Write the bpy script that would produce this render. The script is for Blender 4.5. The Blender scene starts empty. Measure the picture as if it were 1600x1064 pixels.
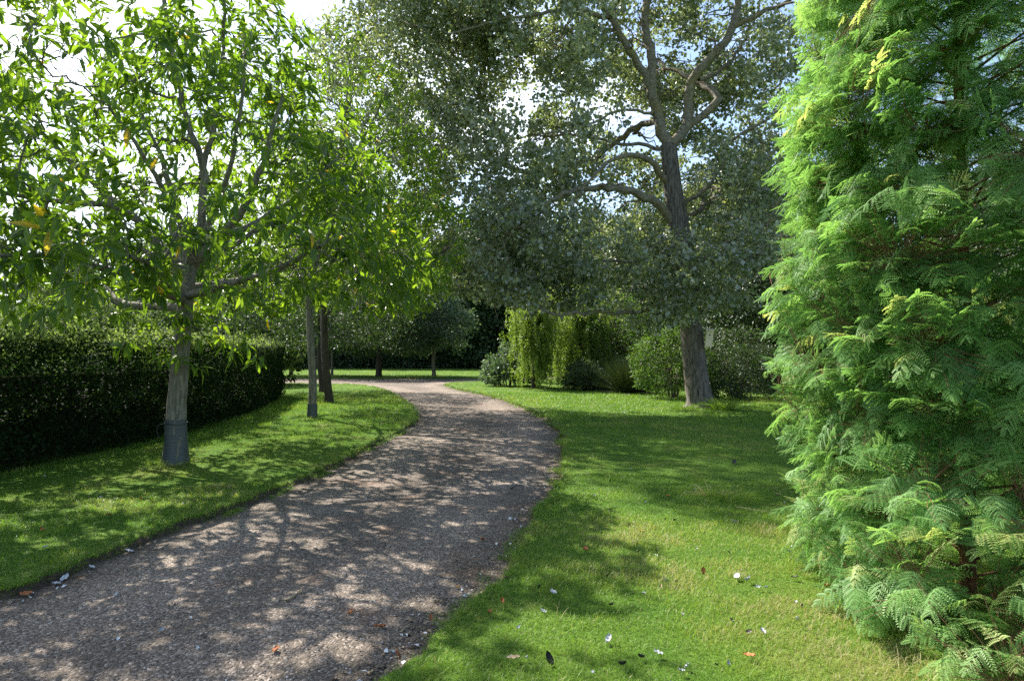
import bpy, math
import numpy as np
from math import radians, sin, cos, tan, pi

# ------------------------------------------------------------------ scene, camera, light
S = bpy.context.scene
COL = S.collection
F = 1600 * 24 / 36.0
YH = 548.0                       # row of the horizon in the photograph
CAMH = 1.6
cd = bpy.data.cameras.new('camera')
cam = bpy.data.objects.new('camera', cd)
COL.objects.link(cam)
cd.lens = 24
cd.sensor_width = 36
cd.clip_start = 0.05
cd.clip_end = 3000
cam.location = (0, 0, CAMH)
cam.rotation_euler = (radians(90) + math.atan((YH - 532) / F), 0, 0)
S.camera = cam

SUN_AZ = radians(-43)            # measured from +Y (view direction) towards +X
SUN_EL = radians(46)
W = bpy.data.worlds.new('World')
S.world = W
W.use_nodes = True
nt = W.node_tree
nt.nodes.clear()
wo = nt.nodes.new('ShaderNodeOutputWorld')
bg = nt.nodes.new('ShaderNodeBackground')
sky = nt.nodes.new('ShaderNodeTexSky')
sky.sky_type = 'NISHITA'
sky.sun_disc = False
sky.sun_elevation = SUN_EL
sky.sun_rotation = SUN_AZ
sky.air_density = 1.0
sky.dust_density = 1.0
tc = nt.nodes.new('ShaderNodeTexCoord')
mp = nt.nodes.new('ShaderNodeMapping')
mp.inputs['Scale'].default_value = (1.6, 1.6, 3.4)
nz = nt.nodes.new('ShaderNodeTexNoise')
nz.inputs['Scale'].default_value = 1.5
nz.inputs['Detail'].default_value = 7
nz.inputs['Roughness'].default_value = 0.55
rp = nt.nodes.new('ShaderNodeValToRGB')
rp.color_ramp.elements[0].position = 0.50
rp.color_ramp.elements[1].position = 0.74
mx = nt.nodes.new('ShaderNodeMix')
mx.data_type = 'RGBA'
nt.links.new(tc.outputs['Generated'], mp.inputs['Vector'])
nt.links.new(mp.outputs['Vector'], nz.inputs['Vector'])
vm = nt.nodes.new('ShaderNodeVectorMath')          # the cloud bank lies towards the sun
vm.operation = 'DOT_PRODUCT'
nt.links.new(tc.outputs['Generated'], vm.inputs[0])
vm.inputs[1].default_value = (-0.83, 0.55, 0.1)
ma = nt.nodes.new('ShaderNodeMath')
ma.operation = 'MULTIPLY_ADD'
nt.links.new(vm.outputs['Value'], ma.inputs[0])
ma.inputs[1].default_value = 0.38
ma2 = nt.nodes.new('ShaderNodeMath')
ma2.operation = 'SUBTRACT'
nt.links.new(nz.outputs['Fac'], ma2.inputs[0])
ma2.inputs[1].default_value = 0.2
nt.links.new(ma2.outputs[0], ma.inputs[2])
nt.links.new(ma.outputs[0], rp.inputs['Fac'])
nt.links.new(rp.outputs['Color'], mx.inputs['Factor'])
nt.links.new(sky.outputs['Color'], mx.inputs['A'])
mx.inputs['B'].default_value = (9.5, 9.8, 10.2, 1)
nt.links.new(mx.outputs['Result'], bg.inputs['Color'])
bg.inputs['Strength'].default_value = 0.11
nt.links.new(bg.outputs[0], wo.inputs[0])

sl = bpy.data.lights.new('sun', 'SUN')
sl.energy = 5.0
sl.angle = radians(0.5)
sl.color = (1.0, 0.95, 0.86)
so = bpy.data.objects.new('sun', sl)
COL.objects.link(so)
sd = np.array([sin(SUN_AZ) * cos(SUN_EL), cos(SUN_AZ) * cos(SUN_EL), sin(SUN_EL)])
import mathutils
so.rotation_euler = mathutils.Vector(sd).to_track_quat('Z', 'Y').to_euler()
so.location = (-20, 30, 30)

S.view_settings.view_transform = 'Standard'
S.view_settings.look = 'None'
S.view_settings.exposure = 1.36
S.view_settings.gamma = 1
S.cycles.max_bounces = 8
S.cycles.diffuse_bounces = 4
S.cycles.glossy_bounces = 2
S.cycles.transmission_bounces = 5
S.cycles.transparent_max_bounces = 4
S.cycles.use_denoising = False
S.cycles.sample_clamp_indirect = 6


# ------------------------------------------------------------------ helpers
def gy(py):
    return F * CAMH / (py - YH)


def P(px, py, Y):
    """photo pixel at distance Y -> world point"""
    return np.array([(px - 800) / F * Y, Y, CAMH + (YH - py) / F * Y])


def G(px, py, z=0.0):
    """photo pixel on the ground -> world point"""
    Y = F * (CAMH - z) / (py - YH)
    return np.array([(px - 800) / F * Y, Y, z])


def hsh(ix, iy, iz, seed):
    h = (ix.astype(np.int64) * 374761393 + iy.astype(np.int64) * 668265263 + iz.astype(np.int64) * 2147483647 + seed * 974634777)
    h = (h ^ (h >> 13)) & 0xFFFFFFFF
    h = (h * 1274126177) & 0xFFFFFFFF
    h = (h ^ (h >> 16)) & 0xFFFFFF
    return h / float(0xFFFFFF)


def vnoise(p, seed=0):
    """value noise in 0..1 for points (...,3)"""
    p = np.asarray(p, float)
    i = np.floor(p).astype(np.int64)
    f = p - i
    f = f * f * (3 - 2 * f)
    r = 0
    for dx in (0, 1):
        wx = f[..., 0] if dx else 1 - f[..., 0]
        for dy in (0, 1):
            wy = f[..., 1] if dy else 1 - f[..., 1]
            for dz in (0, 1):
                wz = f[..., 2] if dz else 1 - f[..., 2]
                r = r + wx * wy * wz * hsh(i[..., 0] + dx, i[..., 1] + dy, i[..., 2] + dz, seed)
    return r


def fbm(p, oct=3, seed=0):
    p = np.asarray(p, float)
    a, s, t = 1.0, 0, 0
    for k in range(oct):
        s = s + a * vnoise(p * 2 ** k, seed + k)
        t += a
        a *= 0.5
    return s / t


def xy(x, y, s=1.0):
    return np.stack([x * s, y * s, np.zeros_like(x)], -1)


def nrm(v):
    return v / np.maximum(np.linalg.norm(v, axis=-1, keepdims=True), 1e-9)


def mesh_obj(name, V, Fc, mat, parent=None, tint=None, smooth=False):
    """V (n,3); Fc (m,k) same-size faces, or a list of such arrays; tint per face"""
    if not isinstance(Fc, (list, tuple)):
        Fc = [Fc]
    Fc = [f for f in Fc if len(f)]
    me = bpy.data.meshes.new(name)
    V = np.asarray(V, np.float32)
    me.vertices.add(len(V))
    me.vertices.foreach_set('co', V.ravel())
    tot = np.concatenate([np.full(len(f), f.shape[1]) for f in Fc])
    idx = np.concatenate([f.ravel() for f in Fc]).astype(np.int32)
    st = np.concatenate([[0], np.cumsum(tot)[:-1]]).astype(np.int32)
    me.loops.add(len(idx))
    me.loops.foreach_set('vertex_index', idx)
    me.polygons.add(len(tot))
    me.polygons.foreach_set('loop_start', st)
    me.polygons.foreach_set('loop_total', tot.astype(np.int32))
    me.update(calc_edges=True)
    me.polygons.foreach_set('use_smooth', np.full(len(tot), bool(smooth)))
    if tint is not None:
        a = me.attributes.new('tint', 'FLOAT', 'FACE')
        a.data.foreach_set('value', np.asarray(tint, np.float32))
    me.materials.append(mat)
    o = bpy.data.objects.new(name, me)
    COL.objects.link(o)
    if parent is not None:
        o.parent = parent
    return o


def local(o_list_V, base):
    return o_list_V - np.asarray(base)


def thing(name, label, cat, loc=(0, 0, 0), group=None):
    o = bpy.data.objects.new(name, None)
    COL.objects.link(o)
    o.empty_display_size = 0.2
    o.location = tuple(float(v) for v in loc)
    o['label'] = label
    o['category'] = cat
    if group:
        o['group'] = group
    return o


def tag(o, label, cat, group=None):
    o['label'] = label
    o['category'] = cat
    if group:
        o['group'] = group
    return o


def dup(root, loc, rotz=0.0, scale=(1, 1, 1), label=None, group=None):
    r = root.copy()
    COL.objects.link(r)
    r.location = tuple(float(v) for v in loc)
    r.rotation_euler = (0, 0, rotz)
    r.scale = scale
    if label:
        r['label'] = label
    if group:
        r['group'] = group
    for ch in list(root.children):
        c = ch.copy()
        COL.objects.link(c)
        c.parent = r
    return r


# ------------------------------------------------------------------ materials
def newmat(name):
    m = bpy.data.materials.new(name)
    m.use_nodes = True
    n = m.node_tree
    n.nodes.clear()
    out = n.nodes.new('ShaderNodeOutputMaterial')
    return m, n, out


def rgb(c):
    return (c[0], c[1], c[2], 1)


def ramp(n, fac, stops):
    r = n.nodes.new('ShaderNodeValToRGB')
    e = r.color_ramp.elements
    while len(e) < len(stops):
        e.new(0.5)
    for k, (p, c) in enumerate(stops):
        e[k].position = p
        e[k].color = rgb(c)
    if fac is not None:
        n.links.new(fac, r.inputs['Fac'])
    return r.outputs['Color']


def noise(n, scale, detail=4, rough=0.55, vec=None, dist=0.0):
    t = n.nodes.new('ShaderNodeTexNoise')
    t.inputs['Scale'].default_value = scale
    t.inputs['Detail'].default_value = detail
    t.inputs['Roughness'].default_value = rough
    t.inputs['Distortion'].default_value = dist
    if vec is not None:
        n.links.new(vec, t.inputs['Vector'])
    return t.outputs['Fac']


def objvec(n, scale=(1, 1, 1)):
    t = n.nodes.new('ShaderNodeTexCoord')
    m = n.nodes.new('ShaderNodeMapping')
    m.inputs['Scale'].default_value = scale
    n.links.new(t.outputs['Object'], m.inputs['Vector'])
    return m.outputs['Vector']


def mixc(n, fac, a, b, mode='MIX'):
    m = n.nodes.new('ShaderNodeMix')
    m.data_type = 'RGBA'
    m.blend_type = mode
    for s, v in (('Factor', fac), ('A', a), ('B', b)):
        if isinstance(v, (int, float)):
            m.inputs[s].default_value = v
        elif isinstance(v, tuple):
            m.inputs[s].default_value = rgb(v)
        else:
            n.links.new(v, m.inputs[s])
    return m.outputs['Result']


def leafmat(name, stops, trans_gain=(1.25, 1.35, 0.6), trans=0.42, rough=0.42, spec=0.5, under=None):
    m, n, out = newmat(name)
    at = n.nodes.new('ShaderNodeAttribute')
    at.attribute_name = 'tint'
    c = ramp(n, at.outputs['Fac'], stops)
    base = c
    if under is not None:
        g = n.nodes.new('ShaderNodeNewGeometry')
        base = mixc(n, g.outputs['Backfacing'], c, under)
    pb = n.nodes.new('ShaderNodeBsdfPrincipled')
    n.links.new(base, pb.inputs['Base Color'])
    pb.inputs['Roughness'].default_value = rough
    pb.inputs['Specular IOR Level'].default_value = spec
    tr = n.nodes.new('ShaderNodeBsdfTranslucent')
    tcx = mixc(n, 1.0, c, trans_gain, 'MULTIPLY')
    n.links.new(tcx, tr.inputs['Color'])
    mxs = n.nodes.new('ShaderNodeMixShader')
    mxs.inputs[0].default_value = trans
    n.links.new(pb.outputs[0], mxs.inputs[1])
    n.links.new(tr.outputs[0], mxs.inputs[2])
    n.links.new(mxs.outputs[0], out.inputs[0])
    return m


def barkmat(name, dark, light, moss=None, moss_amt=0.5, sc=(9, 9, 1.6), marks=0.0, bump=0.6, rough=0.85):
    m, n, out = newmat(name)
    v = objvec(n, sc)
    a = noise(n, 3.0, 8, 0.65, v, 0.6)
    c = ramp(n, a, [(0.36, dark), (0.62, light)])
    if marks > 0:                                     # rows of dark lenticels across pale bark
        v2 = objvec(n, (5, 5, 26))
        b = noise(n, 2.2, 3, 0.6, v2)
        f = ramp(n, b, [(0.57, (0, 0, 0)), (0.63, (marks, marks, marks))])
        c = mixc(n, f, c, tuple(0.5 * x for x in dark))
    if moss is not None:
        v3 = objvec(n, (1, 1, 1))
        b = noise(n, 1.7, 5, 0.7, v3)
        f = ramp(n, b, [(0.48, (0, 0, 0)), (0.62, (moss_amt, moss_amt, moss_amt))])
        c = mixc(n, f, c, moss)
    pb = n.nodes.new('ShaderNodeBsdfPrincipled')
    n.links.new(c, pb.inputs['Base Color'])
    pb.inputs['Roughness'].default_value = rough
    pb.inputs['Specular IOR Level'].default_value = 0.25
    bp = n.nodes.new('ShaderNodeBump')
    bp.inputs['Strength'].default_value = bump
    bp.inputs['Distance'].default_value = 0.03
    n.links.new(a, bp.inputs['Height'])
    n.links.new(bp.outputs[0], pb.inputs['Normal'])
    n.links.new(pb.outputs[0], out.inputs[0])
    return m


def plainmat(name, stops, scale=8, rough=0.8, spec=0.3, bump=0.0):
    m, n, out = newmat(name)
    a = noise(n, scale, 4, 0.6, objvec(n))
    c = ramp(n, a, stops)
    pb = n.nodes.new('ShaderNodeBsdfPrincipled')
    n.links.new(c, pb.inputs['Base Color'])
    pb.inputs['Roughness'].default_value = rough
    pb.inputs['Specular IOR Level'].default_value = spec
    if bump:
        bp = n.nodes.new('ShaderNodeBump')
        bp.inputs['Strength'].default_value = bump
        bp.inputs['Distance'].default_value = 0.01
        n.links.new(a, bp.inputs['Height'])
        n.links.new(bp.outputs[0], pb.inputs['Normal'])
    n.links.new(pb.outputs[0], out.inputs[0])
    return m


M_CHEST = leafmat('chestnut_leaf', [(0.0, (0.05, 0.095, 0.02)), (0.5, (0.085, 0.155, 0.028)), (0.9, (0.15, 0.225, 0.04)), (0.985, (0.15, 0.22, 0.035)), (1.0, (0.42, 0.30, 0.04))], trans=0.55, rough=0.36, trans_gain=(2.4, 2.3, 0.55))
M_POP = leafmat('poplar_leaf', [(0.0, (0.065, 0.09, 0.045)), (0.5, (0.145, 0.18, 0.085)), (1.0, (0.32, 0.35, 0.17))], trans=0.38, rough=0.36, spec=0.7, trans_gain=(1.7, 1.8, 0.9), under=(0.40, 0.42, 0.37))
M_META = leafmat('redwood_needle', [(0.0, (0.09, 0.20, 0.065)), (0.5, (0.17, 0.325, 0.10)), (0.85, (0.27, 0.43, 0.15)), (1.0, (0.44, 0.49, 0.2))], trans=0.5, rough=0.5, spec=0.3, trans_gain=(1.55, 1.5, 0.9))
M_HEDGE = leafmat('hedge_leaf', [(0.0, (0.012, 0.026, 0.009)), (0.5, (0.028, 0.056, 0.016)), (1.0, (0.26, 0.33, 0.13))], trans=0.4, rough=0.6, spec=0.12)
M_WILLOW = leafmat('willow_leaf', [(0.0, (0.10, 0.16, 0.035)), (0.6, (0.19, 0.27, 0.05)), (1.0, (0.32, 0.38, 0.09))], trans=0.45)
M_FAR = leafmat('woodland_leaf', [(0.0, (0.02, 0.04, 0.016)), (0.6, (0.045, 0.085, 0.028)), (1.0, (0.095, 0.145, 0.045))], trans=0.25, rough=0.5)
M_FARL = leafmat('pale_tree_leaf', [(0.0, (0.08, 0.13, 0.03)), (0.6, (0.15, 0.21, 0.05)), (1.0, (0.22, 0.28, 0.07))], trans=0.4, rough=0.5)
M_SILV = leafmat('silver_leaf', [(0.0, (0.06, 0.11, 0.05)), (0.6, (0.11, 0.17, 0.09)), (1.0, (0.17, 0.23, 0.13))], trans=0.3, rough=0.5, spec=0.3, under=(0.22, 0.26, 0.2))
M_DARKT = leafmat('plum_tree_leaf', [(0.0, (0.025, 0.05, 0.02)), (0.6, (0.05, 0.09, 0.028)), (1.0, (0.10, 0.14, 0.035))], trans=0.35, rough=0.5)
M_SHRUB = leafmat('shrub_leaf', [(0.0, (0.045, 0.09, 0.022)), (0.6, (0.09, 0.16, 0.035)), (1.0, (0.17, 0.24, 0.06))], trans=0.4, rough=0.5, spec=0.25)
M_GRASS = leafmat('grass_blade', [(0.0, (0.095, 0.19, 0.02)), (0.45, (0.18, 0.30, 0.035)), (0.8, (0.29, 0.36, 0.055)), (0.93, (0.34, 0.33, 0.11)), (1.0, (0.46, 0.39, 0.21))], trans=0.4, rough=0.5, spec=0.35, trans_gain=(1.1, 1.2, 0.6))

M_BARK_CH = barkmat('chestnut_bark', (0.10, 0.088, 0.07), (0.27, 0.24, 0.195), moss=(0.16, 0.16, 0.09), moss_amt=0.4)
M_BARK_PO = barkmat('poplar_limb_bark', (0.10, 0.085, 0.065), (0.29, 0.25, 0.20), moss=(0.21, 0.17, 0.055), moss_amt=0.55, sc=(4, 4, 6), marks=0.8, bump=0.4)
M_BARK_PB = barkmat('poplar_base_bark', (0.045, 0.038, 0.032), (0.21, 0.18, 0.155), sc=(8, 8, 1.3), bump=1.0)
M_BARK_DK = barkmat('dark_bark', (0.035, 0.03, 0.025), (0.09, 0.075, 0.06))
M_BARK_RW = barkmat('redwood_bark', (0.11, 0.05, 0.03), (0.26, 0.13, 0.075), sc=(14, 14, 1.5))
M_TWIG = barkmat('twig_bark', (0.06, 0.05, 0.04), (0.14, 0.11, 0.085), bump=0.1)


# ------------------------------------------------------------------ ground: one height sheet, the drive sunk into it
def catmull(pts, n=8):
    pts = [np.array(p, float) for p in pts]
    q = [2 * pts[0] - pts[1]] + pts + [2 * pts[-1] - pts[-2]]
    out = []
    for i in range(1, len(q) - 2):
        a, b, c, d = q[i - 1:i + 3]
        for t in np.arange(n) / n:
            out.append(0.5 * ((2 * b) + (-a + c) * t + (2 * a - 5 * b + 4 * c - d) * t ** 2 + (-a + 3 * b - 3 * c + d) * t ** 3))
    out.append(pts[-1])
    return np.array(out)


DZ = -0.055                      # level of the gravel
left_px = [(0, 916), (70, 892), (140, 868), (245, 828), (330, 797), (385, 780), (460, 748), (520, 723), (580, 694), (622, 672), (648, 656), (652, 644), (640, 630), (622, 618), (598, 607), (560, 600.5), (500, 598)]
right_px = [(560, 1075), (600, 1046), (640, 1010), (700, 962), (762, 908), (800, 858), (835, 805), (860, 765), (874, 735), (880, 700), (876, 678), (864, 660), (840, 645), (800, 628), (750, 614), (715, 606), (696, 601), (705, 597.5)]
LE = catmull([(-7.6, 1.5), (-5.4, 3.5)] + [tuple(G(*p)[:2]) for p in left_px] + [(-17, 35.0), (-30, 36), (-60, 40)])
RE = catmull([(-2.2, 1.2), (-1.2, 2.4)] + [tuple(G(*p)[:2]) for p in right_px] + [(-1.2, 36.6), (0.8, 38.6), (8, 40.6), (20, 41.5), (60, 44)])
FE = catmull([(-60, 44), (-30, 41.0), (-17, 40.3), (-9, 40.6), (-4, 40.2), (0, 41), (4, 43.2), (20, 45.5), (60, 48)])
POLY = np.vstack([[(-14, -3)], LE, FE, RE[::-1], [(-5, -3)]])


def drive_sd(x, y):
    """signed distance to the drive's outline, positive on the gravel"""
    p = np.stack([x, y], -1).reshape(-1, 2)
    d2 = np.full(len(p), 1e18)
    ins = np.zeros(len(p), bool)
    n = len(POLY)
    for i in range(n):
        a = POLY[i]
        b = POLY[(i + 1) % n]
        ab = b - a
        t = np.clip(((p - a) @ ab) / max(ab @ ab, 1e-12), 0, 1)
        q = p - a - t[:, None] * ab
        d2 = np.minimum(d2, (q * q).sum(1))
        if a[1] != b[1]:
            c = ((a[1] > p[:, 1]) != (b[1] > p[:, 1])) & (p[:, 0] < (b[0] - a[0]) * (p[:, 1] - a[1]) / (b[1] - a[1]) + a[0])
            ins ^= c
    d = np.sqrt(d2)
    return np.where(ins, d, -d).reshape(x.shape)


def edge_wob(x, y):
    return (fbm(xy(x, y, 3.2), 4, 5) - 0.5) * 0.22 + (fbm(xy(x, y, 0.7), 2, 6) - 0.5) * 0.12


def undul(x, y):
    return (fbm(xy(x, y, 0.35), 3, 11) - 0.5) * 0.07 * np.clip((np.hypot(x, y) - 1) / 6, 0, 1)


def smooth(e0, e1, v):
    t = np.clip((v - e0) / (e1 - e0), 0, 1)
    return t * t * (3 - 2 * t)


def ground_z(x, y, sdv=None):
    if sdv is None:
        sdv = drive_sd(x, y) + edge_wob(x, y)
    u = undul(x, y)
    return u - 0.012 * smooth(-0.5, -0.05, sdv) - 0.13 * smooth(-0.03, 0.05, sdv) + (fbm(xy(x, y, 9), 2, 3) - 0.5) * 0.02 * smooth(-0.3, 0, sdv)


def drive_z(x, y, sdv=None):
    if sdv is None:
        sdv = drive_sd(x, y)
    return undul(x, y) + DZ + (fbm(xy(x, y, 1.3), 3, 21) - 0.5) * 0.022 - 0.012 * smooth(0.6, 0.0, sdv)


az = np.radians(np.linspace(-78, 78, 640))
rr = np.concatenate([np.geomspace(0.8, 30, 440), np.geomspace(30.6, 95, 120), np.geomspace(100, 1500, 20)])
A_, R_ = np.meshgrid(az, rr)
gx, gyy = R_ * np.sin(A_), R_ * np.cos(A_)
gsd = drive_sd(gx, gyy) + edge_wob(gx, gyy)
gz = ground_z(gx, gyy, gsd)
nr, na = gx.shape
ii = np.arange(nr * na).reshape(nr, na)
quads = np.stack([ii[:-1, :-1], ii[:-1, 1:], ii[1:, 1:], ii[1:, :-1]], -1).reshape(-1, 4)
gv = np.stack([gx, gyy, gz], -1).reshape(-1, 3)

m, n, out = newmat('lawn_turf')
v = objvec(n)
a = noise(n, 0.9, 5, 0.6, v)
b = noise(n, 35, 4, 0.7, v)
c1 = ramp(n, a, [(0.35, (0.075, 0.16, 0.022)), (0.55, (0.115, 0.2, 0.03)), (0.7, (0.2, 0.22, 0.06))])
c2 = ramp(n, b, [(0.3, (0.35, 0.35, 0.3)), (0.7, (1.25, 1.25, 1.2))])
c = mixc(n, 1.0, c1, c2, 'MULTIPLY')
sepn = n.nodes.new('ShaderNodeNewGeometry')
sx = n.nodes.new('ShaderNodeSeparateXYZ')
n.links.new(sepn.outputs['True Normal'], sx.inputs[0])
soilf = ramp(n, sx.outputs['Z'], [(0.80, (1, 1, 1)), (0.96, (0, 0, 0))])
soil = ramp(n, noise(n, 22, 5, 0.7, v), [(0.3, (0.05, 0.036, 0.025)), (0.7, (0.13, 0.10, 0.07))])
c = mixc(n, soilf, c, soil)
pb = n.nodes.new('ShaderNodeBsdfPrincipled')
n.links.new(c, pb.inputs['Base Color'])
pb.inputs['Roughness'].default_value = 0.95
pb.inputs['Specular IOR Level'].default_value = 0.1
bp = n.nodes.new('ShaderNodeBump')
bp.inputs['Strength'].default_value = 0.8
bp.inputs['Distance'].default_value = 0.03
n.links.new(noise(n, 60, 4, 0.7, v), bp.inputs['Height'])
n.links.new(bp.outputs[0], pb.inputs['Normal'])
n.links.new(pb.outputs[0], out.inputs[0])
M_LAWN = m
lawn = mesh_obj('lawn', gv, quads, M_LAWN, smooth=True)
lawn['kind'] = 'structure'

# gravel sheet: only the cells near or inside the drive
keep = (gsd > -0.22)
cell = keep[:-1, :-1] & keep[:-1, 1:] & keep[1:, 1:] & keep[1:, :-1]
dzv = drive_z(gx, gyy, gsd)
dv = np.stack([gx, gyy, dzv], -1).reshape(-1, 3)
q2 = quads[cell.ravel()]
used, inv = np.unique(q2, return_inverse=True)
m, n, out = newmat('drive_gravel')
v = objvec(n)
vo = n.nodes.new('ShaderNodeTexVoronoi')
vo.inputs['Scale'].default_value = 75
n.links.new(v, vo.inputs['Vector'])
bw = n.nodes.new('ShaderNodeRGBToBW')
n.links.new(vo.outputs['Color'], bw.inputs[0])
st = ramp(n, bw.outputs[0], [(0.1, (0.07, 0.061, 0.05)), (0.45, (0.155, 0.134, 0.112)), (0.75, (0.25, 0.215, 0.18)), (0.95, (0.5, 0.46, 0.41))])
lg = ramp(n, noise(n, 0.55, 5, 0.65, v), [(0.3, (0.72, 0.68, 0.66)), (0.7, (1.25, 1.18, 1.14))])
rust = ramp(n, noise(n, 1.3, 5, 0.7, v), [(0.55, (1, 1, 1)), (0.75, (1.25, 0.95, 0.8))])
c = mixc(n, 1.0, st, lg, 'MULTIPLY')
c = mixc(n, 1.0, c, rust, 'MULTIPLY')
ed = n.nodes.new('ShaderNodeAttribute')
ed.attribute_name = 'edge_distance'
ed_n = n.nodes.new('ShaderNodeMath')
ed_n.operation = 'MULTIPLY_ADD'
n.links.new(noise(n, 2.0, 4, 0.6, v), ed_n.inputs[0])
ed_n.inputs[1].default_value = 0.9
n.links.new(ed.outputs['Fac'], ed_n.inputs[2])
sc_ = n.nodes.new('ShaderNodeMath')
sc_.operation = 'DIVIDE'
n.links.new(ed_n.outputs[0], sc_.inputs[0])
sc_.inputs[1].default_value = 3.0
wear = ramp(n, sc_.outputs[0], [(0.10, (0.5, 0.47, 0.38)), (0.24, (0.85, 0.84, 0.8)), (0.36, (1.22, 1.2, 1.16)), (0.47, (1.12, 1.1, 1.08)), (0.62, (0.84, 0.83, 0.80))])
c = mixc(n, 1.0, c, wear, 'MULTIPLY')
pb = n.nodes.new('ShaderNodeBsdfPrincipled')
n.links.new(c, pb.inputs['Base Color'])
pb.inputs['Roughness'].default_value = 0.9
pb.inputs['Specular IOR Level'].default_value = 0.2
bp = n.nodes.new('ShaderNodeBump')
bp.inputs['Strength'].default_value = 0.7
bp.inputs['Distance'].default_value = 0.012
bp.invert = True
n.links.new(vo.outputs['Distance'], bp.inputs['Height'])
n.links.new(bp.outputs[0], pb.inputs['Normal'])
n.links.new(pb.outputs[0], out.inputs[0])
drive = mesh_obj('driveway', dv[used], inv.reshape(-1, 4), m, smooth=True)
drive['kind'] = 'structure'
ad = drive.data.attributes.new('edge_distance', 'FLOAT', 'POINT')
ad.data.foreach_set('value', gsd.ravel()[used].astype(np.float32))

# wider ground so nothing ends behind or beside the camera
far = mesh_obj('ground', np.array([[-2500, -2500, -0.35], [2500, -2500, -0.35], [2500, 2500, -0.35], [-2500, 2500, -0.35]]), np.array([[0, 1, 2, 3]]), M_LAWN)
far['kind'] = 'structure'


# ------------------------------------------------------------------ instancing of small leaf shapes into one mesh
def basis(d, up, roll=None):
    """rows of frames: x = d, z near up"""
    d = nrm(d)
    y = nrm(np.cross(up, d))
    z = np.cross(d, y)
    if roll is not None:
        c, s = np.cos(roll)[:, None], np.sin(roll)[:, None]
        y, z = c * y + s * z, -s * y + c * z
    return np.stack([d, y, z], 1)          # (N,3,3): local (x,y,z) -> sum


def scatter(tv, tf, pos, fr, scl):
    """template verts tv (k,3), faces tf (f,j) placed N times"""
    N = len(pos)
    scl = np.asarray(scl)
    if scl.ndim == 1:
        scl = np.repeat(scl[:, None], 3, 1)
    V = np.einsum('nk,nkj->nj', np.zeros((0, 3)), np.zeros((0, 3, 3))) if N == 0 else None
    loc_ = tv[None] * scl[:, None, :]
    V = np.einsum('nvk,nkj->nvj', loc_, fr) + pos[:, None, :]
    Fc = tf[None] + (np.arange(N) * len(tv))[:, None, None]
    return V.reshape(-1, 3), Fc.reshape(-1, tf.shape[1])


def long_leaf(droop=0.35, w=0.15, fold=0.05):
    xs = [0, 0.22, 0.55, 0.82, 1.0]
    ws = [0.0, 0.75, 1.0, 0.55, 0.0]
    V = []
    for x, q in zip(xs, ws):
        z = -droop * x * x
        if q == 0:
            V.append((x, 0, z))
        else:
            V += [(x, w * q, z + fold * q), (x, 0, z), (x, -w * q, z + fold * q)]
    T = [(0, 2, 1), (0, 3, 2), (1, 2, 5), (1, 5, 4), (2, 3, 6), (2, 6, 5), (4, 5, 8), (4, 8, 7), (5, 6, 9), (5, 9, 8), (7, 8, 10), (8, 9, 10)]
    return np.array(V, float), np.array(T)


def mid_leaf(droop=0.2, w=0.3, fold=0.08):
    V = [(0, 0, 0), (0.45, w, fold - droop * .2), (0.45, 0, -droop * .2), (0.45, -w, fold - droop * .2), (1, 0, -droop)]
    T = [(0, 2, 1), (0, 3, 2), (1, 2, 4), (2, 3, 4)]
    return np.array(V, float), np.array(T)


def quad_leaf(w=0.35, droop=0.15):
    V = [(0, 0, 0), (0.4, w, 0.06), (1, 0, -droop), (0.5, -w, 0.02)]
    return np.array(V, float), np.array([(0, 3, 2, 1)])


# ------------------------------------------------------------------ tubes
def tubes(paths, radii, sides):
    """paths list of (p,3), radii list of (p,) -> verts, quads; groups by point count"""
    by = {}
    for p, r in zip(paths, radii):
        by.setdefault(len(p), []).append((p, r))
    VV, FF, off = [], [], 0
    for k, lst in by.items():
        Pn = np.array([a for a, _ in lst], float)
        Rn = np.array([b for _, b in lst], float)
        T = np.empty_like(Pn)
        T[:, 1:-1] = Pn[:, 2:] - Pn[:, :-2]
        T[:, 0] = Pn[:, 1] - Pn[:, 0]
        T[:, -1] = Pn[:, -1] - Pn[:, -2]
        T = nrm(T)
        mean = nrm(T.mean(1))
        ref = np.where(np.abs(mean[:, 2:3]) > 0.8, np.array([[0, 1.0, 0]]), np.array([[0, 0, 1.0]]))
        U = nrm(np.cross(T, ref[:, None, :]))
        Wv = np.cross(T, U)
        ang = np.arange(sides) / sides * 2 * pi
        V = Pn[:, :, None, :] + Rn[:, :, None, None] * (np.cos(ang)[None, None, :, None] * U[:, :, None, :] + np.sin(ang)[None, None, :, None] * Wv[:, :, None, :])
        N = len(lst)
        idx = np.arange(N * k * sides).reshape(N, k, sides)
        nx = np.roll(idx, -1, axis=2)
        q = np.stack([idx[:, :-1], nx[:, :-1], nx[:, 1:], idx[:, 1:]], -1).reshape(-1, 4)
        VV.append(V.reshape(-1, 3))
        FF.append(q + off)
        off += N * k * sides
    return np.vstack(VV), np.vstack(FF)


def resample(pts, step):
    pts = np.asarray(pts, float)
    d = np.concatenate([[0], np.cumsum(np.linalg.norm(np.diff(pts[:, :3], axis=0), axis=1))])
    n_ = max(2, int(d[-1] / step) + 1)
    t = np.linspace(0, d[-1], n_)
    return np.stack([np.interp(t, d, pts[:, k]) for k in range(pts.shape[1])], 1)


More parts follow.
